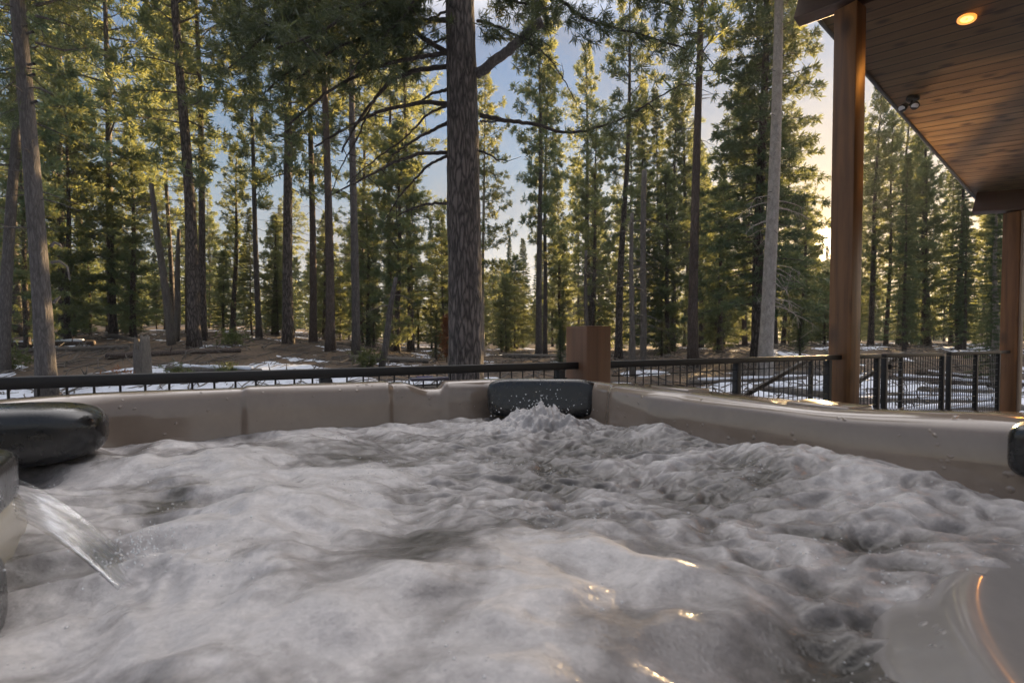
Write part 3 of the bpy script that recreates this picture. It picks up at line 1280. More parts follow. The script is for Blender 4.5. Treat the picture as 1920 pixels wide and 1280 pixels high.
h = h + j1 + 0.010 * e1 * lump + 0.012 * e1 * fine + j2 + j3 + j4 + j5 + j6 + j7 + swell
px_, py_ = warp(WXl * 1.0, WYl * 1.0, 3.0, 0.12)
puff = fbm(px_ * 3.2 + 7, py_ * 4.6, 71, 5, 0.62)                           # drifting clouds of bubbles
foam = 0.35 * foamy + 0.43 + (0.36 - 0.12 * calm) * puff + 0.13 * big + 0.10 * streak * foamy + 0.7 * e1 + 0.2 * e2 + 0.5 * e7 + 0.25 * e4 + 0.14 * r2 * calm + 0.14 * r3 * calm + 0.10 * mid  # bubbles, plus shade put into the colour: crests lighter, troughs darker
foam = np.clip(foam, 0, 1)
edge = sst(H - 0.0, H - 0.12, np.maximum(np.abs(X), np.abs(Y))) if False else 1 - sst(H - 0.12, H, np.maximum(np.abs(X), np.abs(Y)))
h = h * (0.5 + 0.5 * edge)
# keep the water inside the rounded outline
qx, qy = np.maximum(np.abs(X) - (H - 0.34), 0), np.maximum(np.abs(Y) - (H - 0.34), 0)
inside = np.hypot(qx, qy) < 0.345
i, j = np.meshgrid(np.arange(NW - 1), np.arange(NW - 1), indexing='ij')
keep = inside[:-1, :-1] & inside[1:, 1:] & inside[1:, :-1] & inside[:-1, 1:]
q = np.stack([i * NW + j, (i + 1) * NW + j, (i + 1) * NW + j + 1, i * NW + j + 1], -1)[keep]
used, inv = np.unique(q.ravel(), return_inverse=True)
m = MB()
m.add(np.stack([WXl, WYl, WATER + h], -1).reshape(-1, 3)[used], [inv.reshape(-1, 4)])
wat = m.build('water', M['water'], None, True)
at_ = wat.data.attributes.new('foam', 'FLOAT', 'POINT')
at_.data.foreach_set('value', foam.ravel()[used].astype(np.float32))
tag(wat, kind='structure')

# bubbles riding on the surface: uncountable
t = NT('bubble_film')
t.base((0.75, 0.75, 0.75))
t.rough(0.05)
t.b.inputs['IOR'].default_value = 1.4
t.b.inputs['Alpha'].default_value = 0.35
t.b.inputs['Coat Weight'].default_value = 1.0
br = np.random.default_rng(15)
ok_i = np.argwhere(inside & (WYl > 0.42) & (WYl < 2.1))
prob = br.uniform(0, 1, len(ok_i))
clump = fbm(WXl * 5, WYl * 5, 91, 3, 0.6)[ok_i[:, 0], ok_i[:, 1]]
sel = ok_i[np.argsort(prob - 0.9 * clump - 0.35 * calm[ok_i[:, 0], ok_i[:, 1]])[:60000]]
sel = sel[br.permutation(len(sel))[:1500]]
un = np.linspace(0, 2 * np.pi, 9)[:-1]
vn = np.linspace(0.0, np.pi / 2, 5)
sph = np.array([[math.cos(b) * math.sin(a), math.sin(b) * math.sin(a), math.cos(a)] for a in vn for b in un])
sq = np.array([[r * 8 + c, r * 8 + (c + 1) % 8, (r + 1) * 8 + (c + 1) % 8, (r + 1) * 8 + c] for r in range(4) for c in range(8)])
m = MB()
for (a_, b_) in sel:
    R_ = 0.0012 + 0.0022 * br.random() ** 2.5
    m.add(sph * np.array([R_, R_, R_ * 0.8]) + np.array([WXl[a_, b_], WYl[a_, b_], WATER + h[a_, b_]]), [sq])
tag(m.build('bubbles', t.m, None, True), 'small clear bubbles riding on the churning water', 'bubbles', None, 'stuff')

# arc of water from the waterfall spout
t = NT('clear_water')
t.base((0.9, 0.93, 0.95))
t.rough(0.3)
t.b.inputs['Transmission Weight'].default_value = 1.0
t.b.inputs['IOR'].default_value = 1.33
t.bump(t.noise(t.coord((30, 6, 30)), 2.0, 3), 0.2, 0.006)
wa = t.n('ShaderNodeAttribute', attribute_name='across')
fa = t.n('ShaderNodeAttribute', attribute_name='along')
cbw = t.n('ShaderNodeCombineXYZ')
t.l(t.math('MULTIPLY', wa.outputs['Fac'], 7.0), cbw.inputs[0])
t.l(t.math('MULTIPLY', fa.outputs['Fac'], 0.9), cbw.inputs[1])
al = t.ramp(t.noise(cbw.outputs[0], 1.0, 4, 0.6), [(0.4, (0.13,) * 3), (0.7, (0.55,) * 3)])
t.l(al, t.b.inputs['Alpha'])
M['clear_water'] = t.m
m = MB()
s0, s1 = at(18, 893, 0.86), at(34, 968, 0.78)
l0, l1 = at(246, 1048, 0.74), at(200, 1078, 0.66)
rows = []
for k in range(25):
    f_ = k / 24 * 1.12
    row = []
    for c in range(17):
        w = c / 16
        a_, b_ = s0.lerp(s1, w), l0.lerp(l1, w)
        p = a_.lerp(b_, f_)
        zz = a_.z + (b_.z - a_.z) * (0.22 * f_ + 0.78 * f_ * f_)
        p.z = zz + 0.0016 * math.sin(w * 9 + f_ * 3 + 2 * math.sin(w * 5)) * (1 - 0.5 * f_)
        row.append(tuple(p))
    rows.append(row)
R_ = np.array(rows)
th_ = np.array([0.0, 0.003, 0.003])
top = R_.reshape(-1, 3)
bot = (R_ - th_).reshape(-1, 3)
i, j = np.meshgrid(np.arange(24), np.arange(16), indexing='ij')
q = np.stack([i * 17 + j, (i + 1) * 17 + j, (i + 1) * 17 + j + 1, i * 17 + j + 1], -1).reshape(-1, 4)
o2 = 25 * 17
rim_i = [np.array([[a, b, b + o2, a + o2]]) for a, b in
         [(k, k + 1) for k in range(16)] + [(24 * 17 + k + 1, 24 * 17 + k) for k in range(16)] +
         [((k + 1) * 17, k * 17) for k in range(24)] + [(k * 17 + 16, (k + 1) * 17 + 16) for k in range(24)]]
m.add(np.concatenate([top, bot]), [q, q[:, ::-1] + o2] + rim_i)
so = m.build('water_stream', M['clear_water'], None, True)
kk = np.arange(len(so.data.vertices)) % o2
for nm_, arr in (('across', (kk % 17) / 16), ('along', (kk // 17) / 24)):
    a_ = so.data.attributes.new(nm_, 'FLOAT', 'POINT')
    a_.data.foreach_set('value', arr.astype(np.float32))
tag(so, 'clear sheet of water arcing from the spout at lower left', 'water stream')

# droplets thrown up by the far jet: uncountable spray
m = MB()
dr = np.random.default_rng(3)
t = NT('spray_drops')
t.base((0.8, 0.82, 0.84))
t.rough(0.05)
t.b.inputs['Alpha'].default_value = 0.6
ico = [(0, 0, 1), (1, 0, 0), (0, 1, 0), (-1, 0, 0), (0, -1, 0), (0, 0, -1)]
icf = np.array([[0, 1, 2], [0, 2, 3], [0, 3, 4], [0, 4, 1], [5, 2, 1], [5, 3, 2], [5, 4, 3], [5, 1, 4]])
for k in range(130):
    a_ = dr.uniform(0, 6.28)
    r_ = abs(dr.normal(0, 0.13))
    z_ = WATER + 0.07 + abs(dr.normal(0, 0.05)) * math.exp(-r_ * 3)
    s_ = dr.uniform(0.0012, 0.0035)
    m.add(np.array(ico) * s_ + np.array([0.11 + r_ * math.cos(a_), 1.86 + 0.6 * r_ * math.sin(a_), z_]), [icf])
for k in range(160):
    a_ = dr.uniform(0, 6.28)
    r_ = abs(dr.normal(0, 0.045))
    s_ = dr.uniform(0.0008, 0.0022)
    m.add(np.array(ico) * s_ + np.array([-0.54 + r_ * math.cos(a_), 0.70 + r_ * math.sin(a_), WATER + 0.03 + abs(dr.normal(0, 0.02))]), [icf])
tag(m.build('spray', t.m, None, True), 'fine spray of droplets above the far jet and where the stream lands', 'spray', None, 'stuff')

# ------------------------------------------------------------------ trees
def needles(m, C, A, size, K, rng, width=0.10, spread=0.9):
    """tufts of K thin needle blades around centres C with axes A"""
    N = len(C)
    D_ = rng.standard_normal((N, K, 3)) * spread + A[:, None, :] * 0.9
    D_ /= np.linalg.norm(D_, axis=2)[..., None] + 1e-9
    L_ = size[:, None] * rng.uniform(0.55, 1.1, (N, K))
    S_ = np.cross(D_, rng.standard_normal((N, K, 3)))
    S_ /= np.linalg.norm(S_, axis=2)[..., None] + 1e-9
    w = (L_ * width)[..., None]
    base = C[:, None] + D_ * (L_ * 0.05)[..., None] + rng.standard_normal((N, K, 3)) * (size * 0.12)[:, None, None]
    v0, v1 = base - S_ * w * 0.35, base + S_ * w * 0.35
    v2 = base + D_ * (L_ * 0.55)[..., None] + S_ * w
    v3 = base + D_ * L_[..., None]
    v4 = base + D_ * (L_ * 0.55)[..., None] - S_ * w
    Vn = np.stack([v0, v1, v2, v3, v4], 2).reshape(-1, 3)
    m.add(Vn, [np.arange(N * K * 5).reshape(-1, 5)])


def trunk_pts(h, seed, bend=0.12, seg=22):
    rng = np.random.default_rng(seed)
    z = np.linspace(-0.35, h, seg)
    ph = rng.uniform(0, 6, 4)
    x = bend * (np.sin(z / h * 3 + ph[0]) - math.sin(ph[0])) + 0.4 * bend * np.sin(z / h * 9 + ph[1])
    y = bend * (np.sin(z / h * 3.3 + ph[2]) - math.sin(ph[2])) + 0.4 * bend * np.sin(z / h * 8 + ph[3])
    return np.stack([x, y, z], -1)


def make_crown(seed, h, cs, R, nb, style, dead=10, K=20, tuft=0.29):
    """limb mesh and needle mesh of one kind of conifer; trunk along z"""
    rng = np.random.default_rng(seed)
    T = trunk_pts(h, seed)
    lm, nm = MB(), MB()

    def tp(z):
        return np.array([np.interp(z, T[:, 2], T[:, 0]), np.interp(z, T[:, 2], T[:, 1]), z])
    Cs, As, Ss = [], [], []
    az = rng.uniform(0, 6.28)
    for b in range(nb):
        u = (b + rng.uniform(0, 1)) / nb
        u = u ** (0.9 if style == 'fir' else 0.85)
        z = h * (cs + (0.995 - cs) * u)
        az += 2.4 + rng.normal(0, 0.5)
        if style == 'fir':
            Lb = R * ((1 - u) ** 0.85) * rng.uniform(0.75, 1.1) + 0.18
            el0, sag = math.radians(-8 + 40 * u ** 2), -0.12
        else:
            Lb = R * (min(1.0, 0.55 + 1.2 * u) * (1 - u ** 2.2) ** 0.8) * rng.uniform(0.38, 1.35) + 0.2
            el0, sag = math.radians(rng.uniform(-24, 20) + 45 * u ** 1.6), rng.uniform(-0.05, 0.3)
        s_ = np.linspace(0, 1, 7)
        o_ = np.array([math.cos(az), math.sin(az), 0])
        side = np.array([-math.sin(az), math.cos(az), 0])
        wob = rng.normal(0, 0.05, 2)
        P = tp(z) + (s_ * Lb * math.cos(el0))[:, None] * o_ + (s_ * Lb * math.sin(el0) + sag * Lb * (s_ ** 2 - 0.5 * s_))[:, None] * np.array([0, 0, 1.0]) \
            + (np.sin(s_ * 4) * wob[0] * Lb)[:, None] * side
        r0 = 0.012 + 0.010 * Lb
        lm.tube(P, np.linspace(r0, 0.004, 7), 5, False)
        if style == 'fir':
            nt = int(10 + 15 * Lb)
            ss = rng.uniform(0.12, 1.0, nt)
            lat = rng.uniform(-1, 1, nt) * (0.12 + 0.26 * Lb * (1 - ss))
            hang = -np.abs(rng.normal(0, 0.05, nt)) - 0.12 * np.abs(lat)
        else:
            nt = int(4 + 6 * Lb)
            ss = 1 - rng.uniform(0, 1, nt) ** 1.5 * 0.66
            lat = rng.normal(0, 0.17, nt) * (0.5 + 0.5 * Lb)
            hang = rng.normal(0.06, 0.15, nt)
        idx = ss * 6
        i0 = np.clip(idx.astype(int), 0, 5)
        fr = (idx - i0)[:, None]
        c = P[i0] * (1 - fr) + P[i0 + 1] * fr + lat[:, None] * side + hang[:, None] * np.array([0, 0, 1.0])
        ax = o_ * 0.7 + np.sign(lat)[:, None] * side * np.minimum(1, np.abs(lat) * 3)[:, None] + np.array([0, 0, 0.25 if style != 'fir' else -0.1])
        Cs.append(c)
        As.append(ax / np.linalg.norm(ax, axis=1)[:, None])
        Ss.append(tuft * rng.uniform(0.7, 1.3, nt))
        if style != 'fir':
            for q_ in range(0, nt, 3):
                b0 = P[max(1, i0[q_] - 1)]
                lm.tube([b0, (b0 + c[q_]) / 2 + np.array([0, 0, -0.02]), c[q_]], [0.006, 0.004, 0.003], 4, False)
    for b in range(dead):
        z = h * cs * rng.uniform(0.25, 1.02)
        a_ = rng.uniform(0, 6.28)
        Lb = rng.uniform(0.25, 1.2)
        o_ = np.array([math.cos(a_), math.sin(a_), 0])
        s_ = np.linspace(0, 1, 5)
        P = tp(z) + (s_ * Lb)[:, None] * o_ + (-0.22 * Lb * s_ ** 2 + rng.normal(0, 0.12) * s_)[:, None] * np.array([0, 0, 1.0]) \
            + rng.normal(0, 0.03, (5, 3)) * s_[:, None]
        lm.tube(P, np.linspace(0.016, 0.004, 5), 4, False)
    needles(nm, np.concatenate(Cs), np.concatenate(As), np.concatenate(Ss), K, rng, 0.085 if style != 'fir' else 0.10, 0.75)
    return lm, nm


def trunk_mesh(seed, h, r, mat, sides=12, bend=0.12, top=0.12):
    m = MB()
    T = trunk_pts(h, seed, bend)
    z = T[:, 2] / h
    rad = r * (np.clip(1 - z * (1 - top), top, 1) + 0.35 * np.exp(-np.clip(T[:, 2], 0, 9) / 0.35))
    m.tube(T, rad, sides, True, 0.02, np.random.default_rng(seed))
    return m


PROTO = {}
HP = 24.0
for name, args in {
    'tall_open':  dict(seed=101, cs=0.26, R=2.3, nb=80, style='pine', dead=22),
    'tall_high':  dict(seed=102, cs=0.42, R=2.1, nb=80, style='pine', dead=34),
    'full_a':     dict(seed=103, cs=0.20, R=2.6, nb=95, style='pine', dead=12),
    'full_b':     dict(seed=104, cs=0.15, R=2.3, nb=95, style='pine', dead=10),
    'slender':    dict(seed=105, cs=0.30, R=1.5, nb=100, style='pine', dead=24),
    'fir_a':      dict(seed=106, cs=0.08, R=2.75, nb=270, style='fir', dead=8, K=12, tuft=0.2),
    'bushy':      dict(seed=108, cs=0.03, R=3.6, nb=150, style='pine', dead=4, K=14, tuft=0.42),
    'fir_b':      dict(seed=107, cs=0.06, R=2.2, nb=170, style='fir', dead=6, K=12, tuft=0.2),
}.items():
    lm, nm = make_crown(h=HP, **args)
    fir = args['style'] == 'fir'
    mk = {'fir': 'fir_needles'}.get(args['style'], 'needles')
    nv_ = nm.n
    nf_ = sum(len(f) for f in nm.f)
    nm.add(np.concatenate(lm.v), [f for f in lm.f])
    no = nm.build('crown', M[mk])
    no.data.materials.append(M['bark_grey'])
    mi = np.zeros(len(no.data.polygons), np.int32)
    mi[nf_:] = 1
    no.data.polygons.foreach_set('material_index', mi)
    tr = trunk_mesh(args['seed'], HP, 0.2, M['bark_grey'], 10).build('trunk', M['bark_grey'], None, True)
    PROTO[name] = (tr.data, no.data)
    for o in (no, tr):
        bpy.data.objects.remove(o)

TREE_NO = [0]


def place_tree(kind, x, y, h, r, label, lean=(0, 0), mat=None, group=None, rz=None, name=None, spread=1.0):
    """a tree: empty at its foot > trunk, limbs, crown"""
    TREE_NO[0] += 1
    name = name or ('fir_tree' if kind.startswith('fir') else 'pine_tree')
    root = empty(name, (x, y, gh(x, y)))
    k = h / HP
    td, nd = PROTO[kind]
    for nm_, me in (('trunk', td), ('crown', nd)):
        o = bpy.data.objects.new(nm_, me)
        COL.objects.link(o)
        o.parent = root
        o.scale = (k * spread, k * spread, k)
        if nm_ == 'trunk':
            # trunk thickness of its own; keep the same bends as the crown
            o.scale = (r / 0.2, r / 0.2, k)
            if mat:
                o.material_slots[0].link = 'OBJECT'
                o.material_slots[0].material = mat
    rz = random.uniform(0, 6.28) if rz is None else rz
    root.rotation_euler = Vector((lean[0], lean[1], 1)).to_track_quat('Z', 'Y').to_euler()
    root.rotation_euler.rotate(Matrix.Rotation(0, 3, 'Z'))
    q = Vector((lean[0], lean[1], 1)).normalized().to_track_quat('Z', 'Y') if (lean[0] or lean[1]) else Matrix.Identity(3).to_quaternion()
    root.rotation_euler = (q.to_matrix() @ Matrix.Rotation(rz, 3, 'Z')).to_euler()
    tag(root, label, 'tree', group)
    return root


def px_tree(kind, px, D, wpx, h, label, px_top=None, mat=None, group=None, spread=1.0):
    """tree whose foot stands at photo column px, D metres deep; wpx = trunk width there"""
    x = (px - 960) / F * D
    r = wpx / F * D / 2 * 0.92
    lean = (0, 0)
    if px_top is not None:
        lean = ((px_top - px) / F * D / (643.0 / F * D), 0)
    return place_tree(kind, x, D, h, r, label, lean, mat, group, spread=spread)


BG, BD, BP, BR = M['bark_grey'], M['bark_dark'], M['bark_pale'], M['bark_red']
hero = [
    ('tall_open', 6, 14.5, 21, 21, 'grey pine leaning right at the extreme left edge', 52, BG),
    ('tall_high', 90, 10.6, 33, 24, 'thick grey pine trunk at left with pale curled dead branches', 60, BG),
    ('full_a', 214, 24, 15, 27, 'golden lit bushy pine with dark trunk left of the tilted snag', 202, BD),
    ('full_b', 160, 30, 14, 25, 'bushy sunlit pine between the thick left trunk and its golden neighbour', 150, BD),
    ('tall_open', 366, 20, 25, 25, 'tall dark pine, larger of the close pair left of centre', 358, BD),
    ('tall_high', 383, 22, 15, 24, 'slimmer dark pine close behind its larger twin left of centre', 384, BD),
    ('slender', 486, 25, 12, 21, 'slim grey pine standing alone on the brown slope left of centre', 470, BG),
    ('tall_open', 543, 22, 21, 26, 'dark pine trunk with a gold lit right edge, left of the pair', 545, BD),
    ('slender', 588, 24, 15, 24, 'slim reddish pine just right of the gold edged trunk', 590, BR),
    ('tall_high', 621, 20.5, 19, 23, 'reddish pine trunk left of the straight pale grey one', 618, BR),
    ('tall_high', 666, 20, 18, 26, 'straight pale grey pine trunk left of the big foreground trunk', 662, BG),
    ('full_b', 770, 26, 14, 20, 'bushy green pine just left behind the big foreground trunk', 762, BD),
    ('slender', 1010, 25, 14, 20, 'slender pine with open crown in front of the sky gap', 1012, BG),
    ('full_a', 1105, 31, 13, 19, 'bushy pine with gold right side behind the short wooden post', 1103, BD),
    ('tall_open', 1160, 22, 16, 17, 'pine with sparse gold flecked crown right of the wooden post', 1168, BD),
    ('tall_high', 1298, 18, 21, 24, 'straight brown pine trunk left of the fir', 1302, BR),
    ('full_b', 1600, 36, 14, 17, 'pine added behind the tall pillar to block the low sun', 1600, BD),  # added tree, keeps the low sun off the tub's near arm
    ('fir_a', 1420, 18.5, 22, 23, 'large dense dark green fir behind the pale trunk', 1436, BD),
    ('slender', 1262, 30, 11, 16, 'short gold lit pine between the broken snag and straight trunk', 1262, BD),
    ('slender', 1632, 28, 11, 15, 'dark open pine seen first right of the tall pillar', 1642, BD),
    ('slender', 1686, 30, 11, 15.5, 'dark open pine seen second right of the tall pillar', 1692, BD),
    ('full_b', 1735, 26, 15, 12.5, 'dense green pine in the middle of the gap between pillars', 1738, BD),
    ('fir_b', 1800, 22, 14, 9.5, 'dense green fir left of the far pillar', 1800, BD),
    ('fir_b', 1862, 15, 15, 6.6, 'pale branched young fir close beside the far pillar', 1868, BP),
    ('full_a', 905, 26, 9, 15, 'thin pale pine half hidden right behind the big foreground trunk', 903, BP),
]
hero += [
    ('bushy', 128, 22, 12, 12.0, 'broad dark green bushy conifer right of the thick left trunk', None, BD),
    ('bushy', 250, 24, 12, 10.0, 'rounded dark bushy conifer left of the tilted snag', None, BD),
    ('bushy', 50, 19, 12, 8.5, 'bushy conifer between the two trunks at the left edge', None, BD),
    ('full_b', 440, 27, 11, 10.5, 'mid height green conifer right of the close pair of pines', None, BD),
    ('bushy', 515, 31, 10, 7.5, 'round gold lit conifer left of the gold edged trunk', None, BD),
    ('bushy', 745, 24, 13, 11.0, 'broad soft green conifer left of the big foreground trunk', None, BD),
    ('bushy', 690, 28, 10, 8.0, 'smaller soft green conifer right of the pale grey trunk', None, BD),
    ('bushy', 610, 33, 10, 8.5, 'bushy conifer behind the two reddish trunks', None, BD),
    ('full_b', 1110, 27, 12, 12.5, 'gold lit bushy conifer rising behind the short wooden post', None, BD),
    ('bushy', 1052, 35, 10, 8.5, 'dark bushy conifer low left of the short wooden post', None, BD),
    ('bushy', 1250, 28, 12, 10.5, 'gold rimmed bushy conifer right of the broken topped snag', None, BD),
    ('bushy', 1350, 23, 12, 8.0, 'dark bushy conifer left of the pale trunk', None, BD),
    ('bushy', 1502, 25, 11, 7.5, 'gold rimmed bushy conifer right of the large fir', None, BD),
    ('bushy', 950, 38, 10, 6.5, 'low hazy conifer in the opening right of the big trunk', None, BD),
]
for k, px, D, w, h_, lab, pt, mt in hero:
    px_tree(k, px, D, w, h_, lab, pt, mt)

# pale trunk standing before the fir: a bare lower stem with dead whorls, and a thin top
px_tree('tall_high', 1437, 14.8, 28, 24, 'pale smooth grey trunk with dead side branches in front of the fir', 1458, BP, spread=0.6)


pale = [o for o in bpy.data.objects if o.get('label', '').startswith('pale smooth grey trunk')][0]
m = MB()
_r = np.random.default_rng(8)
for b in range(30):
    z = _r.uniform(0.5, 5.6)
    a_ = _r.uniform(0, 6.28)
    Lb = _r.uniform(0.5, 1.7)
    o_ = np.array([math.cos(a_), math.sin(a_), 0])
    ss = np.linspace(0, 1, 8)
    xo = 0.021 * z
    Q = np.array([0, 0, z]) + (ss * Lb)[:, None] * o_ + (0.12 * math.sin(b) * ss - 0.45 * ss ** 2)[:, None] * Lb * np.array([0, 0, 1.0]) + _r.normal(0, 0.025, (8, 3)) * ss[:, None]
    m.tube(Q, np.linspace(0.017, 0.004, 8), 5, False)
    for e in range(3):
        q0 = Q[_r.integers(3, 7)]
        m.tube([q0, q0 + _r.normal(0, 0.1, 3) + np.array([0, 0, -0.08]), q0 + _r.normal(0, 0.16, 3) + np.array([0, 0, -0.2])], [0.007, 0.005, 0.003], 4, False)
m.build('crown_twigs', M['bark_pale'], pale)


def snag(px, D, wpx, top_px, top_py, label, nb=10, blen=0.9, mat=None, top=0.5, name='dead_snag'):
    """standing dead tree with bare drooping branches"""
    x = (px - 960) / F * D
    z0 = gh(x, D)
    tip = at(top_px, top_py, D)
    root = empty(name, (x, D, z0))
    h_ = tip.z - z0
    rng = np.random.default_rng(int(px))
    s_ = np.linspace(-0.03, 1, 14)
    P = np.stack([s_ * (tip.x - x) + 0.02 * np.sin(s_ * 7), 0.03 * np.sin(s_ * 5), s_ * h_], -1)
    r = wpx / F * D / 2
    m = MB()
    m.tube(P, r * (1 - (1 - top) * np.clip(s_, 0, 1)), 10, True, 0.05, rng)
    m.build('trunk', mat or M['dead_wood'], root, True)
    if nb:
        for b in range(nb):
            m = MB()
            t_ = rng.uniform(0.25, 0.95)
            a_ = rng.uniform(0, 6.28)
            o_ = np.array([math.cos(a_), math.sin(a_), 0])
            Lb = blen * rng.uniform(0.5, 1.2)
            ss = np.linspace(0, 1, 6)
            p0 = np.array([np.interp(t_, s_, P[:, 0]), np.interp(t_, s_, P[:, 1]), t_ * h_])
            Q = p0 + (ss * Lb)[:, None] * o_ + (0.15 * ss - 0.55 * ss ** 2)[:, None] * Lb * np.array([0, 0, 1.0]) + rng.normal(0, 0.03, (6, 3)) * ss[:, None]
            m.tube(Q, np.linspace(0.018, 0.004, 6), 5, False)
            for e in range(2):
                q0 = Q[rng.integers(2, 5)]
                m.tube([q0, q0 + rng.normal(0, 0.12, 3) + np.array([0, 0, -0.12]), q0 + rng.normal(0, 0.2, 3) + np.array([0, 0, -0.25])], [0.008, 0.005, 0.003], 4, False)
            m.build('branch', M['dead_wood'], root)
    tag(root, label, 'dead tree')
    return root


snag(322, 20.5, 16, 284, 345, 'grey dead snag tilted left, bare and tapering, near the close pair of pines', 12, 1.0)
snag(330, 22, 12, 336, 430, 'thin dead stem with drooping twigs right behind the tilted snag', 14, 1.0)
snag(715, 17, 14, 742, 520, 'small leaning dead tree with curved bare branches left of big trunk', 9, 0.9, M['bark_grey'])
snag(1186, 16.5, 12, 1184, 400, 'dead grey stem with long drooping branches right of the wooden post', 26, 1.5)
snag(1206, 18, 12, 1207, 320, 'pale broken topped snag without branches right of the wooden post', 4, 0.4, None, 0.75)
snag(1100, 20, 10, 1098, 470, 'dead twiggy stem rising just behind the short wooden post', 24, 1.3)

# broken stump at left
x, D = (266 - 960) / F * 13.8, 13.8
root = empty('broken_stump', (x, D, gh(x, D)))
m = MB()
rng = np.random.default_rng(12)
ns = 18
a_ = np.linspace(0, 2 * np.pi, ns, endpoint=False)
zt = 1.05 + 0.22 * rng.standard_normal(ns).clip(-1.2, 1.2)
rows = []
for k, (fz, rk) in enumerate(((-0.15, 1.45), (0.08, 1.15), (0.3, 1.0), (0.6, 0.95), (0.85, 0.93), (1.0, 0.86), (0.86, 0.5), (0.8, 0.05))):
    rr_ = 0.21 * rk * (1 + 0.07 * rng.standard_normal(ns))
    z_ = fz * (zt if k >= 4 else 1.05)
    rows.append(np.stack([rr_ * np.cos(a_), rr_ * np.sin(a_), z_ + np.zeros(ns)], -1))
j = np.arange(ns)
k2 = (j + 1) % ns
m.add(np.concatenate(rows), [np.stack([r * ns + j, r * ns + k2, (r + 1) * ns + k2, (r + 1) * ns + j], -1) for r in range(7)])
m.build('trunk', M['dead_wood'], root)
tag(root, 'jagged grey broken stump standing in the snow beyond the left railing', 'stump')

# curled dead branches of the thick left trunk
lt = [o for o in bpy.data.objects if o.get('label', '').startswith('thick grey pine')][0]
bpy.context.view_layer.update()
lti = lt.matrix_world.inverted()
for pts in ([(95, 462), (102, 455), (112, 458), (116, 464)], [(97, 492), (112, 490), (126, 500), (131, 525)], [(101, 567), (108, 560), (113, 556)],
            [(70, 470), (66, 478), (69, 492)]):
    m = MB()
    P = [lti @ at(px, py, 10.5) for px, py in pts]
    m.tube(P, np.linspace(0.035, 0.016, len(P)), 8, True)
    m.build('dead_branch', M['dead_wood'], lt, True)

# ------------------------------------------------------------------ the big foreground pine
DB = 8.6
bx = (874 - 960) / F * DB
big_tree = empty('pine_tree', (bx, DB, gh(bx, DB)))
zb = big_tree.location.z
pts = []
for py, px, w in ((900, 874, 72), (760, 874, 68), (640, 873, 64), (500, 872, 62), (380, 869, 61), (250, 868, 58), (120, 865, 55), (0, 862, 52), (-300, 858, 44), (-900, 852, 25), (-1300, 850, 6)):
    p = at(px, py, DB) - big_tree.location
    pts.append((p, w / F * DB / 2))
m = MB()
z = np.array([p.z for p, _ in pts])
zz = np.linspace(-0.4, z.max(), 120)
o_ = np.argsort(z)
PX = np.interp(zz, z[o_], np.array([p.x for p, _ in pts])[o_])
RR = np.interp(zz, z[o_], np.array([r for _, r in pts])[o_]) + 0.12 * np.exp(-np.clip(zz, 0, 9) / 0.3)
m.tube(np.stack([PX, 0 * zz, zz], -1), RR, 40, True, 0.018, np.random.default_rng(4))
m.build('trunk', M['bark_dark'], big_tree, True)
crown = MB()
rng = np.random.default_rng(44)


def limb(path, w0, w1, tufts=0, dead=False, dy=0.0, t0=0.4, twigs=3, sz=0.2):
    """a crooked branch through photo points (column, row, depth offset)"""
    n_ = len(path)
    K_ = []
    for k, (px, py) in enumerate(path):
        K_.append(np.array(tuple(at(px, py, DB + dy * k / (n_ - 1)) - big_tree.location)))
    K_ = np.array(K_)
    tt = np.linspace(0, n_ - 1, n_ * 6)
    P = np.stack([np.interp(tt, np.arange(n_), K_[:, c]) for c in range(3)], -1)
    for _ in range(2):
        P[1:-1] = (P[:-2] + 2 * P[1:-1] + P[2:]) / 4
    P[1:] += rng.normal(0, 0.007, (len(P) - 1, 3))
    r = np.linspace(w0, w1, len(P)) / F * DB / 2 * (1.0 if dead else 0.6)
    m = MB()
    m.tube(P, r, 8, True, 0.05, rng)
    tips = []
    for q_ in range(twigs):
        i_ = rng.integers(int(len(P) * 0.25), len(P) - 1)
        a_ = P[i_]
        dr_ = np.array([rng.normal(0, 0.25), rng.normal(0, 0.25), rng.normal(-0.12, 0.2)])
        Q = [a_, a_ + dr_ * 0.5 + rng.normal(0, 0.03, 3), a_ + dr_]
        m.tube(Q, [0.009, 0.006, 0.003], 5, False)
        tips.append(Q[-1])
    m.build('dead_limb' if dead else 'branch', M['bark_grey'] if dead else M['branch_bark'], big_tree, True)
    tufts = int(tufts * 1.8)
    if tufts:
        ii = rng.integers(int(len(P) * t0), len(P), tufts)
        C = P[ii] + rng.normal(0, 0.15, (tufts, 3)) + np.array([0, 0, -0.04])
        for q_ in range(0, tufts, 2):
            pass
        if tips:
            C = np.concatenate([C, np.array(tips)])
        A = rng.normal(0, 0.5, (len(C), 3)) + (P[-1] - P[0]) / (np.linalg.norm(P[-1] - P[0]) + 1e-6)
        A /= np.linalg.norm(A, axis=1)[:, None]
        needles(crown, C, A, 0.8 * sz * rng.uniform(0.7, 1.2, len(C)), 30, rng, 0.05, 0.9)


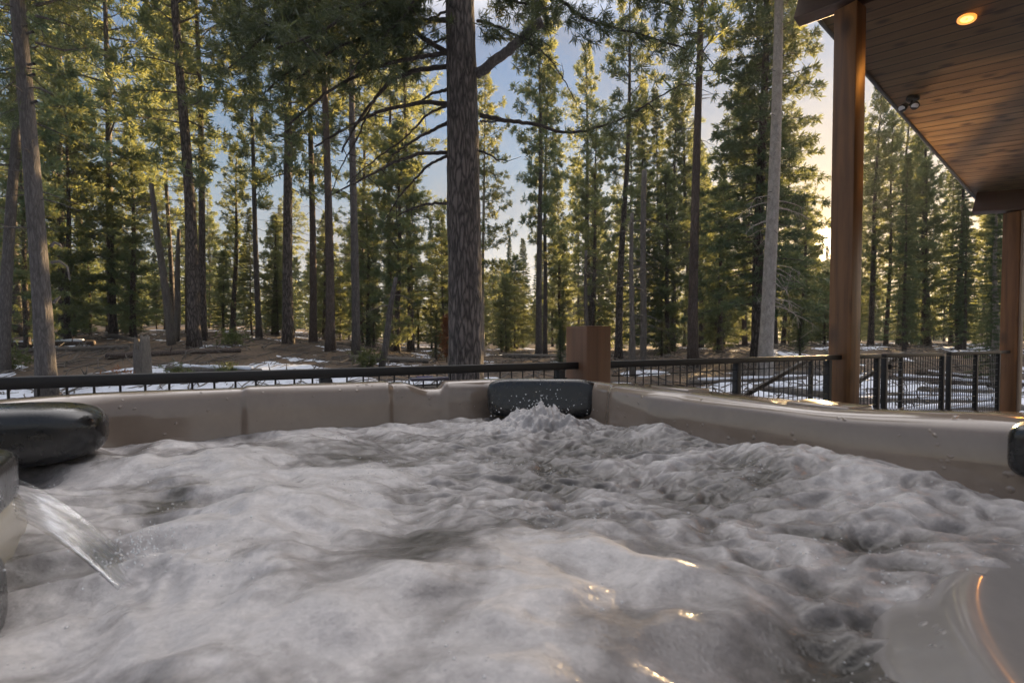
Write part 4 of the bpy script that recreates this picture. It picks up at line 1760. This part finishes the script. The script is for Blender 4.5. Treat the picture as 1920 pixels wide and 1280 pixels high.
limb([(840, 125), (780, 132), (730, 152), (700, 190), (668, 232), (640, 285)], 16, 5, 0, dy=-0.6)
limb([(840, 196), (795, 191), (745, 200), (690, 218), (640, 245), (590, 275)], 15, 5, 4, dy=-0.8, t0=.7)
limb([(840, 168), (810, 175), (785, 193)], 11, 5, 0, dy=0.3)
limb([(840, 230), (800, 250), (762, 272), (735, 290)], 12, 4, 0, dy=-0.4)
limb([(840, 286), (790, 287), (735, 305), (690, 330), (630, 362)], 13, 4, 0, dy=-0.9, twigs=5)
limb([(840, 292), (805, 308), (780, 335), (752, 362), (722, 412)], 10, 3, 0, dy=0.4)
limb([(840, 381), (795, 383), (762, 395), (745, 405)], 10, 4, 0, dy=-0.3)
limb([(840, 100), (770, 110), (690, 130), (610, 175), (540, 235)], 15, 5, 14, dy=-1.2, t0=.5, twigs=6)
limb([(840, 38), (770, 40), (700, 62), (620, 95), (560, 150)], 16, 5, 40, dy=-1.0, t0=.3, twigs=8)
limb([(840, 100), (790, 70), (740, 30), (700, -20), (660, -80)], 16, 8, 30, dy=-0.6, t0=.3, twigs=6)
limb([(840, -10), (740, -10), (640, 15), (540, 30), (450, 60)], 16, 5, 70, dy=-1.4, t0=.2, twigs=9)
limb([(840, -60), (740, -50), (620, -30), (520, -5), (420, 40)], 16, 5, 70, dy=-0.4, t0=.25, twigs=9)
limb([(840, -60), (760, -20), (680, 10), (600, 60), (520, 90)], 14, 4, 60, dy=-2.0, t0=.2, twigs=9)
limb([(840, -120), (700, -110), (560, -60), (440, -20)], 16, 5, 60, dy=-0.8, t0=.3, twigs=8)
limb([(840, -40), (780, 10), (730, 60), (690, 110)], 10, 4, 36, dy=-0.9, t0=.25, twigs=8)
limb([(893, 142), (940, 105), (985, 68), (1016, 40)], 18, 15, 0, dead=True, dy=-0.7, twigs=0)
limb([(985, 68), (1030, 110), (1058, 150), (1082, 196)], 6, 2, 0, dy=-0.6, twigs=3)
limb([(900, 216), (945, 226), (1000, 232), (1050, 248), (1100, 246), (1170, 222), (1240, 180), (1290, 150)], 15, 3, 26, dy=0.8, t0=.5, twigs=7)
limb([(900, 227), (920, 229), (945, 226)], 7, 4, 0, dy=0.3, twigs=0)
limb([(898, 283), (920, 290), (938, 304)], 8, 3, 0, dy=-0.4, twigs=1)
limb([(895, -80), (980, -50), (1050, 0), (1100, 40), (1180, 58), (1290, 92)], 15, 4, 46, dy=-0.9, t0=.4, twigs=8)
limb([(895, -20), (950, 0), (1000, 10), (1060, 25)], 12, 4, 46, dy=0.5, t0=.15, twigs=8)
limb([(895, 40), (930, 48), (970, 66), (1000, 90)], 10, 3, 26, dy=-0.7, t0=.2, twigs=6)
limb([(895, -100), (1020, -80), (1150, -30), (1280, 20)], 14, 4, 60, dy=-0.5, t0=.4, twigs=8)
limb([(840, -90), (800, -40), (760, 30), (700, 85), (650, 150)], 10, 3, 40, dy=-1.3, t0=.25, twigs=9)
limb([(840, -40), (740, 5), (650, 55), (560, 120), (500, 170)], 12, 4, 50, dy=-0.7, t0=.2, twigs=9)
limb([(840, -70), (700, -50), (590, 10), (500, 60), (430, 130)], 12, 4, 70, dy=-1.6, t0=.2, twigs=9)
limb([(840, 70), (800, 85), (770, 120), (740, 150)], 8, 3, 20, dy=0.5, t0=.2, twigs=6)
limb([(840, 20), (790, 45), (745, 90), (720, 130)], 8, 3, 26, dy=-0.2, t0=.2, twigs=6)
limb([(840, 196), (800, 215), (760, 260), (700, 300), (650, 345)], 8, 3, 0, dy=0.5, twigs=6)
limb([(700, 190), (670, 260), (640, 310), (600, 420)], 6, 2, 0, dy=-0.3, twigs=5)
# upper crown out of the picture
for k in range(60):
    py0 = -150 - 18 * k
    a_ = rng.uniform(0, 6.28)
    p0 = np.array([np.interp(at(0, py0, DB).z - zb, zz, PX), 0, at(0, py0, DB).z - zb])
    Lb = 2.6 * (1 - k / 66)
    C = p0 + np.outer(rng.uniform(0.3, 1, 14) * Lb, np.array([math.cos(a_), math.sin(a_), 0.15])) + rng.normal(0, 0.15, (14, 3))
    needles(crown, C, np.tile([[math.cos(a_), math.sin(a_), 0.3]], (14, 1)), np.full(14, 0.22), 16, rng, 0.05, 0.8)
crown.build('crown', M['needles_near'], big_tree)
tag(big_tree, 'massive dark barked pine trunk in the middle behind the railing', 'tree')

# near branches of a pine outside the frame reach in from upper left: crown of the thick left trunk
# (its own limbs) -- nearer needle clumps at the left edge
lc = MB()
rng = np.random.default_rng(91)
for path in ([(62, 60), (30, 70), (-20, 60)], [(64, 120), (20, 128), (-30, 140)], [(66, 30), (110, 40), (160, 60)], [(66, 80), (120, 95), (165, 90)],
             [(64, 140), (30, 150), (-10, 180)], [(68, 190), (40, 200), (0, 215)], [(66, 0), (30, -5), (0, 20)], [(66, 10), (110, 0), (150, 15)]):
    K_ = np.array([tuple(lti @ at(px, py, 10.5 + 0.25 * k)) for k, (px, py) in enumerate(path)])
    m = MB()
    tt = np.linspace(0, 2, 9)
    P = np.stack([np.interp(tt, [0, 1, 2], K_[:, c]) for c in range(3)], -1)
    m.tube(P, np.linspace(0.03, 0.008, 9), 6, False)
    m.build('branch', M['bark_grey'], lt, True)
    C = P[rng.integers(2, 9, 22)] + rng.normal(0, 0.16, (22, 3))
    needles(lc, C, np.tile([[0, 0, 0.4]], (22, 1)), rng.uniform(0.16, 0.26, 22), 20, rng, 0.04, 0.8)
lc.build('needle_clumps', M['needles_near'], lt)

# ------------------------------------------------------------------ the stand of trees behind
rng = np.random.default_rng(2024)
spots = []
kinds = ['tall_open', 'full_a', 'full_b', 'slender', 'tall_high', 'fir_b']
# (column range, depth range, how many, height range, label)
zones = [
    (-60, 330, 23, 34, 3, (19, 26), 'pine in the dense stand at far left'),
    (300, 560, 25, 36, 1, (18, 25), 'pine in the dense stand behind the close pair of trunks'),
    (540, 850, 27, 40, 2, (17, 24), 'pine in the stand behind the bare trunks left of the big trunk'),
    (-150, 900, 40, 62, 20, (10, 16), 'distant pine deep in the wood on the left'),
    (900, 1010, 42, 70, 7, (8, 11), 'low distant pine under the open patch of sky'),
    (1010, 1330, 28, 46, 10, (12, 18), 'pine in the stand right of the sky gap'),
    (1010, 1495, 45, 75, 13, (14, 19), 'distant pine behind the snags and the fir'),
    (1310, 1485, 26, 40, 6, (12, 17), 'pine behind the large fir'),
    (1500, 1640, 36, 60, 10, (7.0, 10.0), 'low backlit pine behind the tall pillar'),
    (1620, 1960, 27, 50, 9, (10.5, 15), 'pine in the backlit stand between the two pillars'),
    (1640, 1980, 18, 27, 6, (6, 9.5), 'young green pine between the two pillars'),
    (-100, 860, 27, 42, 40, (4, 9), 'low understorey conifer among the trunks on the left'),
    (860, 1560, 28, 48, 20, (3.5, 7), 'low understorey conifer among the trunks in the middle'),
    (-250, 2150, 62, 100, 75, (8, 14), 'far off conifer closing the background of the wood'),
]
for (a0, a1, d0, d1, cnt, hr, lab) in zones:
    for k in range(cnt):
        for _ in range(40):
            px = a0 + (a1 - a0) * (k + rng.uniform(0, 1)) / cnt
            D = rng.uniform(d0, d1)
            x = (px - 960) / F * D
            if abs(px - 1549) < 26 and D > 24:
                continue
            if all((x - u) ** 2 + (D - v) ** 2 > 1.3 ** 2 for u, v in spots):
                break
        spots.append((x, D))
        kd = kinds[rng.integers(0, len(kinds))]
        if lab.startswith(('low', 'young', 'far')):
            kd = ('bushy', 'bushy', 'fir_b')[rng.integers(0, 3)]
        h_ = rng.uniform(*hr)
        place_tree(kd, x, D, h_, h_ * rng.uniform(0.0065, 0.011), lab, (rng.normal(0, 0.015), rng.normal(0, 0.015)),
                   (BG, BD, BR)[rng.integers(0, 3)], 'trees: ' + lab, spread=rng.uniform(0.9, 1.45))
# saplings and undergrowth
und = [(818, 21, 2.2, 'young yellow green pine sapling left of the big trunk'), (700, 27, 3.5, 'green sapling in the shade behind the bare trunks'),
       (1050, 19, 1.7, 'small green fir sapling left of the short wooden post'), (1240, 24, 2.4, 'small sapling beneath the straight brown pine'),
       (1500, 19, 2.2, 'low green sapling at the foot of the large fir'), (520, 30, 4.0, 'shaded sapling on the slope left of centre'),
       (250, 27, 4.5, 'young fir in the shade left of the tilted snag'), (140, 24, 4.0, 'young fir right of the thick left trunk'),
       (420, 29, 5.0, 'young fir right of the close pair of pines'), (940, 33, 4.0, 'young pine right of the big foreground trunk'),
       (970, 40, 5.0, 'young pine low in the sky gap'), (1340, 24, 4.0, 'young fir left of the pale trunk'),
       (1545, 30, 4.5, 'young backlit pine left of the tall pillar'), (1700, 24, 3.0, 'low sapling behind the gate')]
for px, D, h_, lab in und:
    px_tree(('fir_b', 'bushy')[int(px) % 2], px, D, 5, h_, lab, None, BD, name if False else None, spread=1.9)

# dry orange fir beside the big trunk
x, D = (838 - 960) / F * 20.5, 20.5
root = empty('dead_sapling', (x, D, gh(x, D)))
m = MB()
m.tube([(0, 0, -0.1), (0, 0, 1), (0.03, 0, 2.0)], [0.03, 0.02, 0.006], 6)
m.build('trunk', M['bark_red'], root, True)
m = MB()
C = np.stack([rng.normal(0, 0.2, 130), rng.normal(0, 0.2, 130), rng.uniform(0.3, 2.0, 130)], -1)
C[:, :2] *= (1.25 - C[:, 2:3] / 2)
needles(m, C, np.tile([[0, 0, -0.2]], (130, 1)), np.full(130, 0.2), 12, rng, 0.08)
m.build('crown', M['dry_needles'], root)
tag(root, 'rust orange dried sapling at the left foot of the big trunk', 'tree')

# ------------------------------------------------------------------ logs, sticks, shrubs on the forest floor
def log(px, D, length, rad, yaw, label, snow=False, mat=None, zoff=0.0):
    x = (px - 960) / F * D
    c, s_ = math.cos(yaw), math.sin(yaw)
    root = empty('fallen_log', (x, D, gh(x, D)))
    tt = np.linspace(-0.5, 0.5, 12)
    P = np.array([(t_ * length * c, t_ * length * s_, gh(x + t_ * length * c, D + t_ * length * s_) - root.location.z) for t_ in tt])
    P[:, 2] = np.linspace(P[0, 2], P[-1, 2], 12) + 0.7 * rad + zoff
    m = MB()
    m.tube(P, rad * np.linspace(1.05, 0.8, 12), 12, True, 0.05, rng)
    for k in range(3):
        t_ = rng.integers(2, 10)
        m.tube([P[t_], P[t_] + np.array([rng.normal(0, .15), rng.normal(0, .15), 0.28])], [0.025, 0.008], 5)
    m.build('stem', mat or (M['dead_wood'] if int(px) % 3 else M['bark_red']), root, True)
    if snow:
        m = MB()
        Q = P + np.array([0, 0, rad * 0.72])
        m.tube(Q[1:-1], rad * 0.62 * (1 + 0.18 * np.sin(np.arange(10) * 1.7)), 10, True, 0.04, rng)
        m.build('snow_cover', M['snow'], root, True)
    tag(root, label, 'log')


for a_ in [
    (330, 17.5, 4.1, 0.124, 0.31, 'long grey log lying behind the broken stump'),
    (400, 14.6, 3.2, 0.118, -0.20, 'thick dark log right of the broken stump in the snow', True),
    (140, 19, 3.8, 0.099, 0.16, 'thin fallen log on the brown slope right of the thick left trunk'),
    (60, 20, 4.5, 0.124, 0.18, 'snow dusted log behind the thick left trunk', True),
    (170, 14, 2.6, 0.068, 0.55, 'pale stripped log among debris left of the stump'),
    (230, 23, 3.8, 0.124, -0.62, 'dark log on the slope below the young firs'),
    (560, 14.6, 2.4, 0.074, 0.42, 'small log at the edge of the wide snow patch'),
    (770, 13.0, 2.5, 0.087, 0.63, 'pale peeling log left of the big trunk'),
    (730, 19, 3.0, 0.136, 0.16, 'brown log by the leaning dead tree'),
    (960, 18, 2.4, 0.099, -0.21, 'log right of the big trunk, partly under snow', True),
    (1000, 24, 3.0, 0.124, 0.16, 'dark log beyond the slender pine'),
    (1400, 14, 3.3, 0.099, -0.05, 'grey log lying at the foot of the pale trunk', True),
    (1480, 15, 3.2, 0.081, 0.06, 'long log right of the pale trunk'),
    (1360, 11.5, 2.0, 0.093, -0.36, 'short log seen through the mesh left of the tall pillar', True),
]:
    log(*a_)
# row of logs terracing the slope beyond the gate
for k in range(7):
    log(1735 + 14 * k + 22 * math.sin(k * 2.3), 8.9 + 1.15 * k + 0.25 * math.sin(k * 4.1), 2.6 + 0.7 * ((k * 3) % 4), 0.10 + 0.015 * ((k * 2) % 3), 0.12 + 0.16 * math.sin(k * 1.9), 'snow topped terrace log %s' % (
        'nearest the gate', 'second up the slope from the gate', 'third up the slope from the gate', 'midway up the slope beyond the gate',
        'third from the top of the slope', 'second from the top of the slope', 'topmost on the slope beyond the gate')[k] if False else
        ('snow topped log nearest the gate on the slope', 'second snow topped log up from the gate', 'third snow topped log up from the gate',
         'middle snow topped log of the row beyond the gate', 'third highest snow topped log beyond the gate',
         'second highest snow topped log beyond the gate', 'topmost snow topped log of the row beyond the gate')[k], True)
for k in range(5):
    log(1440 + 22 * k, 8.0 + 1.0 * k, 2.8, 0.11, -0.1,
        ('low log nearest the mesh left of the tall pillar', 'second log back from the mesh left of the pillar', 'middle log of the row left of the tall pillar',
         'fourth log back from the mesh left of the pillar', 'farthest log of the row left of the tall pillar')[k], True)

# loose sticks and litter: nobody could count them
m = MB()
for k in range(4800):
    D = rng.uniform(6.5, 34)
    px = rng.uniform(-80, 1960)
    x = (px - 960) / F * D
    if fence_s(x, D) < 1.5:
        continue
    yaw = rng.uniform(0, 3.14)
    L_ = rng.uniform(0.15, 0.9) * (1.8 if rng.random() < 0.1 else 1)
    dx, dy = math.cos(yaw) * L_ / 2, math.sin(yaw) * L_ / 2
    z0, z1 = gh(x - dx, D - dy), gh(x + dx, D + dy)
    mid_ = (x + rng.normal(0, .04), D + rng.normal(0, .04), max(z0, z1) + rng.uniform(0.03, 0.12))
    r_ = rng.uniform(0.008, 0.022)
    m.tube([(x - dx, D - dy, z0 + 0.03), mid_, (x + dx, D + dy, z1 + rng.uniform(0.02, 0.2))], [r_, r_, r_ * 0.5], 4, False)
tag(m.build('forest_litter', M['dead_wood']), 'fallen sticks and twigs scattered over the forest floor', 'litter', None, 'stuff')

# low shrubs
for px, D, w, lab in ((332, 13.6, 0.28, 'small yellow green seedling in the snow right of the stump'), (424, 14.2, 0.25, 'second small seedling farther right of the stump'),
                      (222, 13.0, 0.3, 'brown dry seedling tuft by the left railing'), (690, 16.5, 0.45, 'low green ground shrub left of the big trunk'),
                      (20, 15, 0.5, 'low mossy shrub at the left edge'), (440, 20, 0.5, 'low shrub on the brown slope')):
    x = (px - 960) / F * D
    root = empty('shrub', (x, D, gh(x, D)))
    C = rng.normal(0, 1, (60, 3)) * np.array([w * 0.5, w * 0.5, w * 0.35]) + np.array([0, 0, w * 0.6])
    m = MB()
    for c in C[::5]:
        m.tube([(0, 0, -0.05), c * 0.5, c], [0.012, 0.008, 0.004], 4, False)
    m.build('stems', M['bark_red'], root)
    m = MB()
    needles(m, C, np.tile([[0, 0, 0.5]], (60, 1)), np.full(60, w * 0.45), 10, rng, 0.09)
    m.build('foliage', M['dry_needles'] if 'brown dry' in lab else M['shrub_leaf'], root)
    tag(root, lab, 'shrub')

# far wood: beyond counting, one mass closing the horizon
m = MB()
rng = np.random.default_rng(77)
for k in range(330):
    a_ = rng.uniform(-0.95, 0.95)
    D = rng.uniform(104, 150)
    x, y = D * math.sin(a_) * 1.05, D * math.cos(a_)
    h_ = rng.uniform(6, 12)
    R_ = h_ * rng.uniform(0.16, 0.26)
    z0 = gh(x, y)
    nt = 60
    u = rng.uniform(0.0, 1, nt) ** 1.25
    r_ = R_ * (1 - u) * rng.uniform(0.35, 1.0, nt)
    th2 = rng.uniform(0, 6.28, nt)
    C = np.stack([x + r_ * np.cos(th2), y + r_ * np.sin(th2), z0 + 0.2 + u * h_], -1)
    A = np.stack([np.cos(th2), np.sin(th2), 0.2 + 0 * th2], -1)
    needles(m, C, A, rng.uniform(0.7, 1.2, nt), 6, rng, 0.16, 0.6)
    m.tube([(x, y, z0 - 0.3), (x, y, z0 + h_ * 0.9)], [0.2, 0.04], 5, False)
tag(m.build('far_wood', M['needles']), 'far off conifer wood closing the horizon between the trunks', 'wood', None, 'stuff')

# ------------------------------------------------------------------ evening air between the trees
hm = bpy.data.materials.new('haze_air')
hm.use_nodes = True
hn = hm.node_tree
hn.nodes.remove(hn.nodes['Principled BSDF'])
pvn = hn.nodes.new('ShaderNodeVolumePrincipled')
pvn.inputs['Color'].default_value = (0.86, 0.92, 1.0, 1)
pvn.inputs['Density'].default_value = 0.0005
pvn.inputs['Anisotropy'].default_value = 0.4
hn.links.new(pvn.outputs[0], hn.nodes['Material Output'].inputs['Volume'])
m = MB()
m.box((0, 60, 14.0), (190, 140, 18.5))
tag(m.build('haze', hm), kind='stuff')
